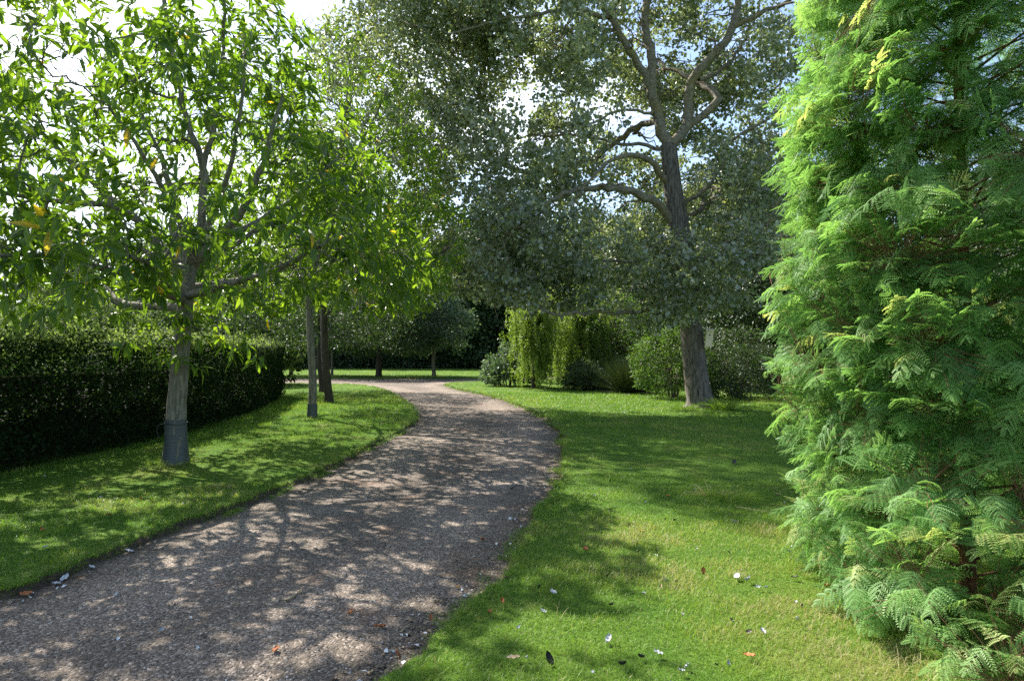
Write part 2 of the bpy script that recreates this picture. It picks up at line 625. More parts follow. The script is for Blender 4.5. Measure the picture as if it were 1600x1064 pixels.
class Skel:
    """a branching skeleton that new tips attach themselves to"""
    def __init__(self, rng):
        self.rng = rng
        self.paths, self.radii = [], []
        self.levels = []
        self.np_, self.nr_, self.nd_ = [], [], []

    def add(self, p, r, level):
        p = np.asarray(p, float)
        r = np.asarray(r, float)
        self.paths.append(p)
        self.radii.append(r)
        self.levels.append(level)
        d = np.gradient(p, axis=0)
        self.np_.append(p)
        self.nr_.append(r)
        self.nd_.append(nrm(d))

    def limb(self, pts, level=0, step=0.25, wob=0.03):
        """pts rows (x,y,z,r)"""
        c = catmull(pts, 6)
        c = resample(c, step)
        n_ = len(c)
        w = (self.rng.random((n_, 3)) - 0.5) * 2 * wob
        w[0] = w[-1] = 0
        c[:, :3] += w
        self.add(c[:, :3], np.maximum(c[:, 3], 0.004), level)

    def attach(self, tips, level, r_gain=0.012, r_tip=0.004, segs=6, curve=0.35, sag=0.0, rmax=0.6, skip_low=None, up_pen=0.0):
        NP = np.vstack(self.np_)
        NR = np.concatenate(self.nr_)
        ND = np.vstack(self.nd_)
        if skip_low is not None:
            k = NP[:, 2] > skip_low
            NP, NR, ND = NP[k], NR[k], ND[k]
        new = []
        for a0 in range(0, len(tips), 400):
            tt = tips[a0:a0 + 400]
            df = tt[:, None, :] - NP[None]
            d2 = (df ** 2).sum(-1)
            if up_pen:
                d2 = d2 + up_pen * np.maximum(-df[..., 2], 0) ** 2
            j = d2.argmin(1)
            s, rd, dd = NP[j], NR[j], ND[j]
            L = np.linalg.norm(tt - s, axis=1, keepdims=True)
            out_ = nrm(tt - s)
            side = dd * 0.8 + out_ * 0.5
            ctrl = s + nrm(side) * L * curve + self.rng.normal(0, 0.06, s.shape) * L
            t = np.linspace(0, 1, segs)[None, :, None]
            C = (1 - t) ** 2 * s[:, None] + 2 * t * (1 - t) * ctrl[:, None] + t ** 2 * tt[:, None]
            C[:, 1:-1] += self.rng.normal(0, 0.035, C[:, 1:-1].shape) * L[:, None]
            C[..., 2] -= sag * (t[..., 0] * (1 - t[..., 0])) * L
            r0 = np.minimum(rd * rmax, r_gain * L[:, 0] + r_tip * 1.2)
            r = r0[:, None] * (1 - t[..., 0]) + r_tip * t[..., 0]
            for q in range(len(tt)):
                new.append((C[q], r[q]))
        for p, r in new:
            self.add(p, r, level)
        return np.array([nrm(p[-1] - p[-2]) for p, _ in new])

    def build(self, base, mats, parent, names=('trunk', 'branches'), sides=(14, 7, 5, 4, 3), split=0, smoothf=True, trunk_disp=None):
        for part, nm in enumerate(names):
            V, Fq, off = [], [], 0
            for lv in sorted(set(self.levels)):
                if (lv <= split) != (part == 0):
                    continue
                ps = [(p, r) for p, r, l in zip(self.paths, self.radii, self.levels) if l == lv]
                a, b = tubes([p for p, _ in ps], [r for _, r in ps], sides[min(lv, len(sides) - 1)])
                V.append(a)
                Fq.append(b + off)
                off += len(a)
            if not V:
                continue
            V = np.vstack(V)
            if part == 0 and trunk_disp is not None:
                V = trunk_disp(V)
            mesh_obj(nm, V - base, np.vstack(Fq), mats[part], parent, smooth=smoothf)


def clusters_leaves(tips, dirs, rng, per, tmpl, size, spread=0.9, hang=0.5, jitter=0.04, tcent=None):
    """rosettes of leaves round twig tips"""
    N = len(tips)
    t = np.repeat(tips, per, 0)
    d = np.repeat(nrm(dirs), per, 0)
    ph = (np.arange(N * per) * 2.399 + np.repeat(rng.random(N) * 6.28, per)) + rng.normal(0, 0.3, N * per)
    ref = np.where(np.abs(d[:, 2:3]) > 0.9, np.array([[1.0, 0, 0]]), np.array([[0, 0, 1.0]]))
    u = nrm(np.cross(d, ref))
    w = np.cross(d, u)
    rad = np.cos(ph)[:, None] * u + np.sin(ph)[:, None] * w
    ax = nrm(rad * spread + d * rng.uniform(0.1, 0.9, (N * per, 1)) + np.array([0, 0, -1.0]) * hang * rng.uniform(0.5, 1.3, (N * per, 1)))
    up = nrm(np.array([0, 0, 1.0]) + rng.normal(0, 0.35, (N * per, 3)))
    fr = basis(ax, up, rng.normal(0, 0.35, N * per))
    back = rng.uniform(0, 0.16, (N * per, 1))
    pos = t - d * back + rng.normal(0, jitter, (N * per, 3))
    s = rng.uniform(size[0], size[1], N * per)
    V, Fc = scatter(tmpl[0], tmpl[1], pos, fr, s)
    base = rng.random(N) * 0.5 if tcent is None else tcent
    tint = np.clip(np.repeat(base, per) + rng.random(N * per) * 0.45, 0, 0.96)
    return V, Fc, np.repeat(tint, len(tmpl[1])), tint


def blob_leaves(cent, rad, rng, per, tmpl, size, updir=0.6, hang=0.15, flat=0.8):
    """loose clumps of small leaves round each centre"""
    N = len(cent)
    c = np.repeat(cent, per, 0)
    r = np.repeat(np.broadcast_to(np.asarray(rad, float), (N,)), per)
    o = nrm(rng.normal(0, 1, (N * per, 3))) * (rng.random((N * per, 1)) ** 0.5)
    o[:, 2] *= flat
    pos = c + o * r[:, None]
    ax = nrm(o * 0.9 + rng.normal(0, 0.6, (N * per, 3)) + np.array([0, 0, -hang]))
    up = nrm(np.array([0, 0, updir]) + rng.normal(0, 0.55, (N * per, 3)) + o * 0.3)
    fr = basis(ax, up)
    s = rng.uniform(size[0], size[1], N * per)
    V, Fc = scatter(tmpl[0], tmpl[1], pos, fr, s)
    tint = np.clip(np.repeat(rng.random(N) * 0.55, per) + rng.random(N * per) * 0.45, 0, 1)
    return V, Fc, np.repeat(tint, len(tmpl[1]))


def joinm(parts):
    V, Fc, T, off = [], [], [], 0
    for v_, f_, t_ in parts:
        V.append(v_)
        Fc.append(f_ + off)
        T.append(t_)
        off += len(v_)
    return np.vstack(V), np.vstack(Fc), np.concatenate(T)


def profile_pts(n, rng, zs, rs, axis, shell=0.45, nseed=0, nscale=0.8, thr=0.38, oval=(1, 1)):
    """points inside a lathe-like crown, clumped by noise"""
    out_ = []
    tot = 0
    rs = np.array(rs, float)
    zs = np.array(zs, float)
    while tot < n:
        k = n * 3
        z = rng.uniform(zs[0], zs[-1], k)
        R = np.interp(z, zs, rs)
        ok = rng.random(k) < (R / rs.max()) ** 2
        z, R = z[ok], R[ok]
        a = rng.random(len(z)) * 2 * pi
        q = rng.random(len(z)) ** shell
        ragged = 0.78 + 0.44 * fbm(np.stack([np.cos(a) * 1.6, np.sin(a) * 1.6, z * 0.9], -1), 3, nseed + 50)
        ax = axis(z)
        p = np.stack([ax[0] + np.cos(a) * R * q * oval[0] * ragged, ax[1] + np.sin(a) * R * q * oval[1] * ragged, z], -1)
        p = p[fbm(p * nscale, 3, nseed) > thr]
        out_.append(p)
        tot += len(p)
    return np.vstack(out_)[:n]


def ell_pts(n, rng, ells, shell=0.5, nseed=0, nscale=0.6, thr=0.4, holes=()):
    """points in a union of ellipsoids (cx,cy,cz,rx,ry,rz,weight)"""
    E = np.array(ells, float)
    w = E[:, 3] * E[:, 4] * E[:, 5] * E[:, 6]
    w /= w.sum()
    out_, tot = [], 0
    while tot < n:
        k = n * 3
        j = rng.choice(len(E), k, p=w)
        d = nrm(rng.normal(0, 1, (k, 3))) * (rng.random((k, 1)) ** shell)
        p = E[j, :3] + d * E[j, 3:6]
        ok = fbm(p * nscale, 3, nseed) > thr
        for h in holes:
            ok &= ~(np.linalg.norm(p - np.array(h[:3]), axis=1) < h[3])
        p = p[ok]
        out_.append(p)
        tot += len(p)
    return np.vstack(out_)[:n]


def crown_axis(x0, y0, kx=0.0, ky=0.0, z0=3.0):
    return lambda z: (x0 + kx * (z - z0), y0 + ky * (z - z0))


LL = long_leaf(0.34, 0.15, 0.05)
ML = mid_leaf()
QL = quad_leaf()
RL = quad_leaf(0.45, 0.2)


# ------------------------------------------------------------------ sweet chestnuts on the left lawn
def chestnut(base, limbs, zs, rs, label, seed, tips=(26, 150, 1500), leaf=(0.13, 0.24), kx=0.0, ky=0.0, per=9, sprouts=(), trunk=None):
    rng = np.random.default_rng(seed)
    base = np.array(base, float)
    t = thing('chestnut_tree', label, 'tree', base, 'sweet chestnut trees along the left lawn')
    sk = Skel(rng)
    sk.limb(trunk, 0, 0.12, 0.004)
    for L in limbs:
        sk.limb(L, 1, 0.2, 0.02)
    ax = crown_axis(base[0], base[1], kx, ky)
    a = profile_pts(tips[0], rng, zs, np.array(rs) * 0.7, ax, 0.5, seed, thr=0.3)
    sk.attach(a, 2, 0.021, 0.010, 9, 0.4, skip_low=zs[0] - 0.3, up_pen=1.0)
    b = profile_pts(tips[1], rng, zs, np.array(rs) * 0.88, ax, 0.45, seed, thr=0.35)
    sk.attach(b, 3, 0.016, 0.006, 7, 0.4, skip_low=zs[0] - 0.3, up_pen=0.6)
    c = profile_pts(int(tips[2] * 1.15), rng, zs, rs, ax, 0.36, seed, thr=0.40)
    c = c[~((np.hypot(c[:, 0] - base[0], c[:, 1] - base[1]) < 2.3) & (c[:, 2] < 4.3) & (rng.random(len(c)) < .85))]
    d = sk.attach(c, 4, 0.008, 0.003, 5, 0.4, skip_low=zs[0] - 0.3)
    if len(sprouts):
        sp = np.array(sprouts, float)
        ds = sk.attach(sp, 4, 0.008, 0.003, 5, 0.5)
        c = np.vstack([c, sp])
        d = np.vstack([d, ds])
    sk.build(base, (M_BARK_CH, M_BARK_CH), t, sides=(20, 9, 6, 5, 3))
    V, Fc, T, _ = clusters_leaves(c, d + np.array([0, 0, 0.25]), rng, per, LL, leaf, 1.0, 0.45)
    yel = rng.random(len(T) // len(LL[1])) < 0.006
    T = np.where(np.repeat(yel, len(LL[1])), 1.0, T)
    mesh_obj('crown', V - base, Fc, M_CHEST, t, T)
    return t


def trunk_at(base, pts):
    return [tuple(np.array(p[:3]) + 0) + (p[3],) for p in pts]


B1 = G(275, 722)
Y1 = B1[1]


def q1(px, py, dy, r):
    p = P(px, py, Y1 + dy)
    return (p[0], p[1], p[2], r)


T1 = [(B1[0], B1[1], -0.05, 0.20), q1(275, 712, 0, 0.168), q1(276, 690, 0, 0.15), q1(276, 650, 0, 0.136), q1(279, 600, 0, 0.126), q1(284, 540, 0, 0.115), q1(288, 490, 0, 0.108), q1(293, 440, 0, 0.10), q1(300, 405, 0, 0.09)]
L1 = [
    [q1(292, 440, 0, .06), q1(240, 400, .3, .05), q1(150, 370, .8, .036), q1(40, 340, 1.3, .02)],
    [q1(298, 415, 0, .06), q1(285, 360, -.5, .045), q1(240, 270, -1.1, .03), q1(170, 170, -1.6, .018)],
    [q1(299, 412, 0, .055), q1(325, 350, -.4, .045), q1(360, 250, -.8, .03), q1(380, 120, -1.0, .018)],
    [q1(296, 425, 0, .055), q1(345, 395, .2, .045), q1(420, 350, .5, .03), q1(500, 330, .7, .018)],
    [q1(293, 440, 0, .055), q1(225, 425, .9, .042), q1(130, 400, 1.9, .028), q1(50, 365, 2.6, .016)],
    [q1(293, 430, 0, .085), q1(262, 398, -.2, .07), q1(215, 345, -.5, .055), q1(160, 318, -.9, .045), q1(60, 312, -1.5, .03), q1(-40, 290, -2.0, .02)],
    [q1(215, 345, -.5, .05), q1(150, 290, -.2, .04), q1(80, 225, .2, .03), q1(0, 130, .6, .02)],
    [q1(296, 420, 0, .07), q1(270, 370, .4, .06), q1(268, 310, .7, .05), q1(230, 200, 1.2, .03), q1(150, 60, 1.6, .02)],
    [q1(300, 410, 0, .075), q1(312, 340, .0, .06), q1(315, 262, .0, .05), q1(290, 190, -.1, .04), q1(262, 60, -.3, .035), q1(240, -80, -.4, .02)],
    [q1(312, 280, 0, .042), q1(330, 200, .3, .045), q1(345, 90, .6, .03), q1(350, -60, .8, .02)],
    [q1(302, 412, 0, .08), q1(330, 380, -.3, .065), q1(378, 330, -.7, .05), q1(410, 250, -1.0, .035), q1(440, 150, -1.2, .02)],
    [q1(330, 380, -.3, .055), q1(400, 345, .4, .045), q1(470, 300, 1.0, .03), q1(530, 240, 1.5, .018)],
    [q1(291, 470, 0, .07), q1(240, 448, -.7, .055), q1(170, 420, -1.6, .04), q1(80, 400, -2.5, .028), q1(-20, 400, -3.3, .016)],
    [q1(290, 480, 0, .06), q1(215, 478, .5, .05), q1(184, 468, .9, .04), q1(160, 440, 1.3, .03), q1(100, 425, 1.9, .018)],
    [q1(292, 465, 0, .065), q1(350, 445, -.6, .05), q1(430, 420, -1.2, .04), q1(500, 385, -1.7, .025)],
    [q1(294, 450, 0, .06), q1(330, 445, .9, .045), q1(410, 430, 1.9, .03), q1(480, 400, 2.7, .018)],
    [q1(291, 475, 0, .05), q1(270, 455, -1.0, .04), q1(240, 420, -2.2, .03), q1(200, 400, -3.2, .018)],
]
sp1 = []
rgs = np.random.default_rng(3)
for (px, py, dy) in [(230, 540, -.6), (205, 550, -.9), (250, 560, -.5), (180, 545, -.7), (262, 530, -.4), (320, 530, -.4), (345, 545, -.5), (365, 560, -.6), (310, 575, -.35), (400, 568, -.5), (340, 520, -.3), (230, 515, -.6), (300, 505, -.35), (285, 560, -.3), (385, 540, -.5), (290, 520, -.3), (310, 490, -.5), (270, 500, -.5)]:
    sp1.append(P(px, py, Y1 + dy))
for _ in range(110):
    sp1.append(np.array([rgs.uniform(-7.2, -3.6), rgs.uniform(5.6, 8.2), rgs.uniform(1.95, 3.1)]))
chest1 = chestnut(B1, L1, [2.2, 2.7, 3.3, 4.2, 5.2, 6.2, 7.2, 8.4], [3.1, 3.7, 3.6, 3.4, 3.1, 2.8, 2.1, 0.4],
                  'nearest chestnut tree on the left lawn, with black mesh guard round its trunk foot', 11, tips=(40, 240, 1950), kx=-0.28, ky=-0.05, sprouts=sp1, trunk=T1)


# mesh guard and its tie, on the foot of the nearest chestnut
def lathe(rings, sides, base=(0, 0, 0), wob=None):
    V = []
    for (x, y, z, r) in rings:
        for k in range(sides):
            a = 2 * pi * k / sides
            rk = r * (1 + (wob(a, z) if wob else 0))
            V.append((x + rk * cos(a) - base[0], y + rk * sin(a) - base[1], z - base[2]))
    Fq = []
    for i in range(len(rings) - 1):
        for k in range(sides):
            Fq.append((i * sides + k, i * sides + (k + 1) % sides, (i + 1) * sides + (k + 1) % sides, (i + 1) * sides + k))
    return np.array(V), np.array(Fq)


M_GUARD, n, out = newmat('guard_mesh')
v = objvec(n, (1, 1, 1))
w1 = n.nodes.new('ShaderNodeTexWave')
w1.bands_direction = 'Z'
w1.inputs['Scale'].default_value = 16
w1.inputs['Distortion'].default_value = 0.6
n.links.new(v, w1.inputs['Vector'])
gc = ramp(n, w1.outputs['Fac'], [(0.2, (0.035, 0.042, 0.045)), (0.8, (0.085, 0.10, 0.105))])
pb = n.nodes.new('ShaderNodeBsdfPrincipled')
n.links.new(gc, pb.inputs['Base Color'])
pb.inputs['Roughness'].default_value = 0.55
n.links.new(pb.outputs[0], out.inputs[0])
M_TIE = plainmat('tie_cord', [(0.3, (0.02, 0.02, 0.022)), (0.7, (0.05, 0.05, 0.05))])


def guard(tree, basept, trunk, z0, z1, extra=0.006, tie=True):
    tr = resample(catmull(trunk, 8), 0.03)
    zz = np.linspace(z0, z1, 14)
    rings = []
    for z in zz:
        rings.append((np.interp(z, tr[:, 2], tr[:, 0]), np.interp(z, tr[:, 2], tr[:, 1]), z, np.interp(z, tr[:, 2], tr[:, 3]) + extra))
    V, Fq = lathe(rings, 32, basept, lambda a, z: 0.03 * sin(3 * a + 4 * z) + 0.02 * sin(7 * a - 9 * z))
    g = mesh_obj('trunk_guard', V, Fq, M_GUARD, tree, smooth=True)
    g['label'] = 'dark grey plastic mesh wrapped round the foot of the trunk'
    # overlap seam
    if tie:
        ring = []
        zt = z1 - 0.06
        x0, y0, r0 = np.interp(zt, tr[:, 2], tr[:, 0]), np.interp(zt, tr[:, 2], tr[:, 1]), np.interp(zt, tr[:, 2], tr[:, 3]) + extra + 0.006
        for k in range(33):
            a = 2 * pi * k / 32
            ring.append((x0 + r0 * cos(a), y0 + r0 * sin(a), zt + 0.012 * sin(a * 2)))
        for q in ((x0 - r0 - .05, y0 - .04, zt - .02), (x0 - r0 - .08, y0 - .08, zt - .09), (x0 - r0 - .02, y0 - .1, zt - .17)):
            pass
        V, Fq = tubes([np.array(ring)], [np.full(33, 0.005)], 6)
        tail = np.array([(x0 - r0 + .01, y0 - .05, zt), (x0 - r0 - .05, y0 - .1, zt - .015), (x0 - r0 - .06, y0 - .12, zt - .1), (x0 - r0 - .01, y0 - .13, zt - .2)])
        V2, F2 = tubes([tail], [np.full(4, 0.006)], 6)
        mesh_obj('tie', np.vstack([V, V2]) - basept, np.vstack([Fq, F2 + len(V)]), M_TIE, g, smooth=True)
    return g


guard(chest1, B1, T1, 0.02, 0.62)

B2 = G(488, 652)
Y2 = B2[1]


def q2_(px, py, dy, r):
    p = P(px, py, Y2 + dy)
    return (p[0], p[1], p[2], r)


T2 = [(B2[0], B2[1], -0.05, 0.125), q2_(488, 643, 0, .105), q2_(489, 600, 0, .095), q2_(486, 540, 0, .088), q2_(483, 480, 0, .082), q2_(482, 430, 0, .075)]
L2 = [
    [q2_(482, 450, 0, .08), q2_(500, 380, 0, .07), q2_(520, 300, .0, .055), q2_(535, 200, 0, .04), q2_(545, 100, 0, .02)],
    [q2_(482, 440, 0, .07), q2_(530, 400, -.5, .055), q2_(590, 350, -1.0, .04), q2_(650, 320, -1.4, .02)],
    [q2_(482, 455, 0, .06), q2_(540, 430, -.9, .05), q2_(610, 410, -1.9, .035), q2_(690, 395, -2.7, .02)],
    [q2_(482, 440, 0, .06), q2_(450, 400, .4, .05), q2_(400, 340, .8, .035), q2_(360, 280, 1.2, .02)],
    [q2_(500, 370, 0, .055), q2_(560, 290, .8, .04), q2_(600, 210, 1.2, .025)],
    [q2_(510, 350, 0, .05), q2_(555, 240, -.8, .035), q2_(600, 150, -1.2, .02)],
    [q2_(482, 445, 0, .05), q2_(470, 420, -1.2, .04), q2_(440, 410, -2.6, .02)],
]
rg2 = np.random.default_rng(8)
sp2 = [P(rg2.uniform(560, 728), rg2.uniform(300, 440), Y2 + rg2.uniform(-3.4, -1.2)) for _ in range(120)]
chest2 = chestnut(B2, L2, [2.5, 3.0, 3.8, 5.0, 6.2, 7.4, 8.5, 9.4], [2.6, 3.4, 3.6, 3.3, 2.8, 2.1, 1.2, 0.25],
                  'second chestnut tree behind the nearest one, slim grey trunk in front of the dark trunk', 23, tips=(30, 190, 1450), kx=0.15, ky=-0.08, per=8, sprouts=sp2, trunk=T2, leaf=(0.13, 0.20))
guard(chest2, B2, T2, 0.02, 0.33, 0.015, tie=False)


# ------------------------------------------------------------------ the big poplar
BP = G(1093, 636)
YP = BP[1]


def qp(px, py, dy, w):
    """w = width in photo pixels"""
    p = P(px, py, YP + dy)
    return (p[0], p[1], p[2], w / F * YP / 2)


def poplar_disp(V):
    z = V[:, 2]
    # ridged bark below, swelling at the foot
    c = np.stack([np.interp(z, tpz, tpx), np.interp(z, tpz, tpy)], -1)
    d = V[:, :2] - c
    r = np.linalg.norm(d, axis=1)
    a = np.arctan2(d[:, 1], d[:, 0])
    low = np.clip((2.9 - z) / 2.0, 0.12, 1)
    rid = fbm(np.stack([np.cos(a) * 5.5, np.sin(a) * 5.5, z * 0.9], -1), 3, 31) - 0.5
    lump = fbm(np.stack([np.cos(a) * 1.3, np.sin(a) * 1.3, z * 0.7], -1), 2, 37) - 0.5
    k = 1 + low * rid * 0.35 + lump * 0.18
    V = V.copy()
    ok = r < 0.75
    V[ok, :2] = c[ok] + d[ok] * k[ok, None]
    return V


rngp = np.random.default_rng(77)
pop = thing('poplar_tree', 'large forked poplar with thick grey trunk on the right lawn', 'tree', BP)
TP = [(BP[0], BP[1], -0.1, 0.55), qp(1093, 628, 0, 43), qp(1090, 605, 0, 38), qp(1085, 560, 0, 35), qp(1080, 500, 0, 33), qp(1077, 450, 0, 32), qp(1070, 410, 0, 31), qp(1062, 355, 0, 30), qp(1053, 300, 0, 28), qp(1049, 257, 0, 26), qp(1046, 225, 0, 24)]
tr_ = resample(catmull(TP, 8), 0.08)
tpz, tpx, tpy = tr_[:, 2], tr_[:, 0], tr_[:, 1]
sk = Skel(rngp)
sk.limb(TP, 0, 0.07, 0.0)
PL = [
    [qp(1047, 232, 0, 22), qp(1035, 205, 0, 22), qp(1024, 158, 0, 20), qp(1020, 126, 0, 18), qp(1020, 91, 0, 17), qp(1012, 47, .2, 16), qp(1012, 0, .4, 14), qp(1005, -90, .6, 11), qp(1000, -220, .7, 6)],
    [qp(1020, 140, 0, 15), qp(1012, 118, 0, 15), qp(996, 91, -.1, 14), qp(968, 47, -.3, 13), qp(955, 24, -.5, 12), qp(939, 0, -.6, 11), qp(915, -60, -1, 9), qp(880, -140, -1.3, 5)],
    [qp(1050, 228, 0, 20), qp(1060, 213, 0, 19), qp(1076, 190, 0, 19), qp(1077, 158, 0, 18), qp(1083, 126, 0, 17), qp(1107, 95, 0, 16), qp(1138, 55, .2, 15), qp(1152, 20, .3, 14), qp(1156, 0, .3, 13), qp(1165, -90, .4, 10), qp(1180, -200, .6, 5)],
    [qp(1079, 192, 0, 14), qp(1110, 171, -.2, 14), qp(1125, 155, -.3, 14), qp(1114, 138, -.1, 12), qp(1087, 124, .5, 10), qp(1063, 110, .9, 8), qp(1039, 100, 1.3, 6), qp(1010, 70, 2, 4)],
    [qp(1146, 40, .2, 11), qp(1162, 35, .1, 10), qp(1182, 24, 0, 9), qp(1229, 0, -.3, 7), qp(1290, -30, -.6, 4)],
    [qp(1093, 122, 0, 8), qp(1120, 112, .3, 8), qp(1138, 98, .5, 7), qp(1162, 67, .8, 6), qp(1182, 28, 1.0, 5), qp(1200, -40, 1.4, 3)],
    [qp(1050, 345, 0, 18), qp(1040, 330, -.2, 17), qp(1024, 316, -.4, 16), qp(988, 300, -.9, 14), qp(949, 292, -1.3, 12), qp(900, 296, -1.8, 9), qp(850, 320, -2.4, 6), qp(800, 360, -3, 3)],
    [qp(1043, 285, 0, 13), qp(1030, 266, -.3, 12), qp(1016, 249, -.6, 10), qp(988, 241, -1, 9), qp(960, 250, -1.4, 7), qp(929, 272, -1.9, 5), qp(900, 310, -2.3, 3)],
    [qp(1040, 232, 0, 8), qp(1000, 224, .3, 7), qp(968, 223, .5, 6), qp(910, 213, .8, 5), qp(850, 209, 1.1, 4), qp(800, 215, 1.5, 3)],
    [qp(1068, 322, 0, 9), qp(1080, 312, -.2, 8), qp(1103, 292, -.5, 7), qp(1130, 257, -.8, 6), qp(1138, 225, -1, 5), qp(1189, 193, -1.4, 4), qp(1230, 170, -1.8, 2.5)],
    [qp(1022, 170, 0, 7), qp(1016, 178, -.2, 6), qp(980, 170, -.6, 5), qp(909, 197, -1.2, 4), qp(855, 207, -1.7, 3)],
    [qp(1068, 465, 0, 10), qp(1040, 478, -.5, 9), qp(1000, 486, -1, 8), qp(950, 489, -1.5, 7), qp(900, 488, -2, 6), qp(862, 490, -2.3, 5), qp(820, 470, -2.7, 3)],
    [qp(1062, 380, 0, 8), qp(1040, 388, -.4, 7), qp(1000, 408, -.9, 6), qp(950, 405, -1.3, 4.5), qp(915, 408, -1.6, 3)],
    [qp(1030, 190, 0, 12), qp(990, 200, 1.0, 12), qp(920, 250, 2.0, 11), qp(850, 268, 2.4, 11), qp(797, 262, 2.4, 11), qp(792, 225, 2.3, 10), qp(776, 197, 2.2, 9), qp(757, 162, 2.1, 8), qp(735, 100, 2.0, 6), qp(720, 30, 1.9, 4)],
    [qp(797, 262, 2.4, 8), qp(772, 253, 2.3, 8), qp(737, 241, 2.2, 7), qp(705, 239, 2.0, 5), qp(670, 250, 2, 3)],
    [qp(1062, 350, 0, 12), qp(1090, 330, 1, 10), qp(1140, 290, 2, 8), qp(1200, 250, 3, 5)],
    [qp(1075, 430, 0, 10), qp(1110, 400, -.8, 8), qp(1150, 370, -1.6, 6), qp(1200, 350, -2.4, 4)],
    [qp(955, 24, -.5, 9), qp(900, 10, -1, 8), qp(850, 15, -1.5, 6), qp(780, 30, -2, 4), qp(700, 50, -2, 3)],
    [qp(968, 47, -.3, 8), qp(930, 40, .6, 7), qp(880, 45, 1.2, 5), qp(830, 70, 2, 3)],
]
for L in PL:
    sk.limb([q[:3] + (q[3] * .84,) for q in L], 1, 0.25, 0.05)


def pe(px, py, dy, rx, ry, rz, w=1.0):
    """ellipsoid at a photo place; rx, rz in photo pixels, ry in metres"""
    p = P(px, py, YP + dy)
    k = YP / F
    return (p[0], p[1], p[2], rx * k, ry, rz * k, w)


PE = [pe(880, 60, 0, 210, 3.8, 130, 1.0), pe(1060, 0, 0, 260, 4.5, 150, 0.9), pe(1150, 90, 0, 170, 4, 120, 0.8), pe(760, 130, 1, 150, 3.2, 120, 1.0),
      pe(830, 240, -0.5, 170, 3.0, 90, 1.0), pe(860, 330, -1.5, 150, 2.4, 90, 1.5), pe(800, 410, -2.2, 110, 2.0, 75, 1.8), pe(930, 420, -1, 130, 2.2, 70, 1.2),
      pe(1120, 400, -1.4, 110, 2.0, 90, 1.6), pe(1180, 290, 0, 120, 3, 110, 1.3), pe(1040, 490, -1.0, 60, 1.4, 30, 1.5), pe(1110, 465, -1.2, 80, 1.2, 35, 1.8), pe(1000, 300, 2.5, 220, 2.0, 140, 1.6), pe(1040, 150, 3.0, 240, 1.6, 150, 1.3),
      pe(1000, -160, 0, 300, 5, 130, 0.7), pe(690, 40, 1, 130, 3, 110, 1.0), pe(785, 470, -2.3, 60, 1.2, 38, 2.2), pe(870, 452, -1.8, 60, 1.2, 40, 1.6), pe(735, 400, -1.5, 50, 1.5, 60, 1.5)]
hp = lambda px, py, dy, r: tuple(P(px, py, YP + dy)) + (r,)
HOLES = [hp(785, 150, 0, .8), hp(785, 150, 2, .7), hp(785, 150, -2, .8), hp(945, 180, 0, .6), hp(945, 185, -2, .7), hp(1110, 110, 0, .6), hp(1115, 120, -2, 1.2), hp(1125, 110, 2, .5), hp(1050, 180, -2, 1.3), hp(1050, 260, -2.2, 1.3), hp(1060, 330, -2.2, 1.0), hp(1030, 100, -2.5, 1.5), hp(1060, 40, -3.0, 1.3), hp(1150, 60, -3.0, 1.2), hp(1085, 560, -.5, .6), hp(1000, 60, -2.5, 1.1)]
a = ell_pts(140, rngp, PE, 0.6, 5, 0.5, 0.3)
sk.attach(a, 2, 0.022, 0.012, 11, 0.5, skip_low=3.5)
b = ell_pts(800, rngp, PE, 0.5, 5, 0.7, 0.40, HOLES)
sk.attach(b, 3, 0.016, 0.006, 7, 0.5, sag=-0.1, skip_low=3.0)
c = ell_pts(4200, rngp, PE, 0.42, 5, .95, 0.505, HOLES)
# the big limbs stand open towards the drive: few twigs in front of them
LP_ = np.vstack([sk.paths[q] for q in (0, 1, 2, 3, 4, 5, 7, 8)])
LP_ = LP_[(LP_[:, 2] > 5.3)]
keep_ = np.ones(len(c), bool)
for q in LP_[::2]:
    keep_ &= ~((np.hypot(c[:, 0] - q[0], (c[:, 2] - q[2])) < .62) & (c[:, 1] < q[1] + .4) & (rngp.random(len(c)) < .93))
c = c[keep_]
print('poplar clusters', len(c))
sk.attach(c, 4, 0.006, 0.0025, 4, 0.4, skip_low=2.6)
sk.build(BP, (M_BARK_PB, M_BARK_PO), pop, sides=(40, 10, 6, 4, 3), trunk_disp=poplar_disp)
V, Fc, T = blob_leaves(c, rngp.uniform(.16, .40, len(c)), rngp, 27, RL, (0.085, 0.15), 0.35, 0.35)
mesh_obj('crown', V - BP, Fc, M_POP, pop, T)

# pale nest box fixed to the right side of the poplar
nbp = P(1108, 529, YP - 0.42)
M_BOX = plainmat('box_wood', [(0.3, (0.74, 0.60, 0.42)), (0.7, (0.84, 0.72, 0.52))], 14, 0.8)


def boxmesh(cx, cy, cz, sx_, sy_, sz_, shear=0.0):
    v_ = np.array([[x, y, z] for z in (-1, 1) for y in (-1, 1) for x in (-1, 1)], float) * 0.5 * np.array([sx_, sy_, sz_])
    v_[:, 2] += shear * v_[:, 1]
    v_ += np.array([cx, cy, cz])
    f_ = np.array([[0, 2, 3, 1], [4, 5, 7, 6], [0, 1, 5, 4], [2, 6, 7, 3], [0, 4, 6, 2], [1, 3, 7, 5]])
    return v_, f_


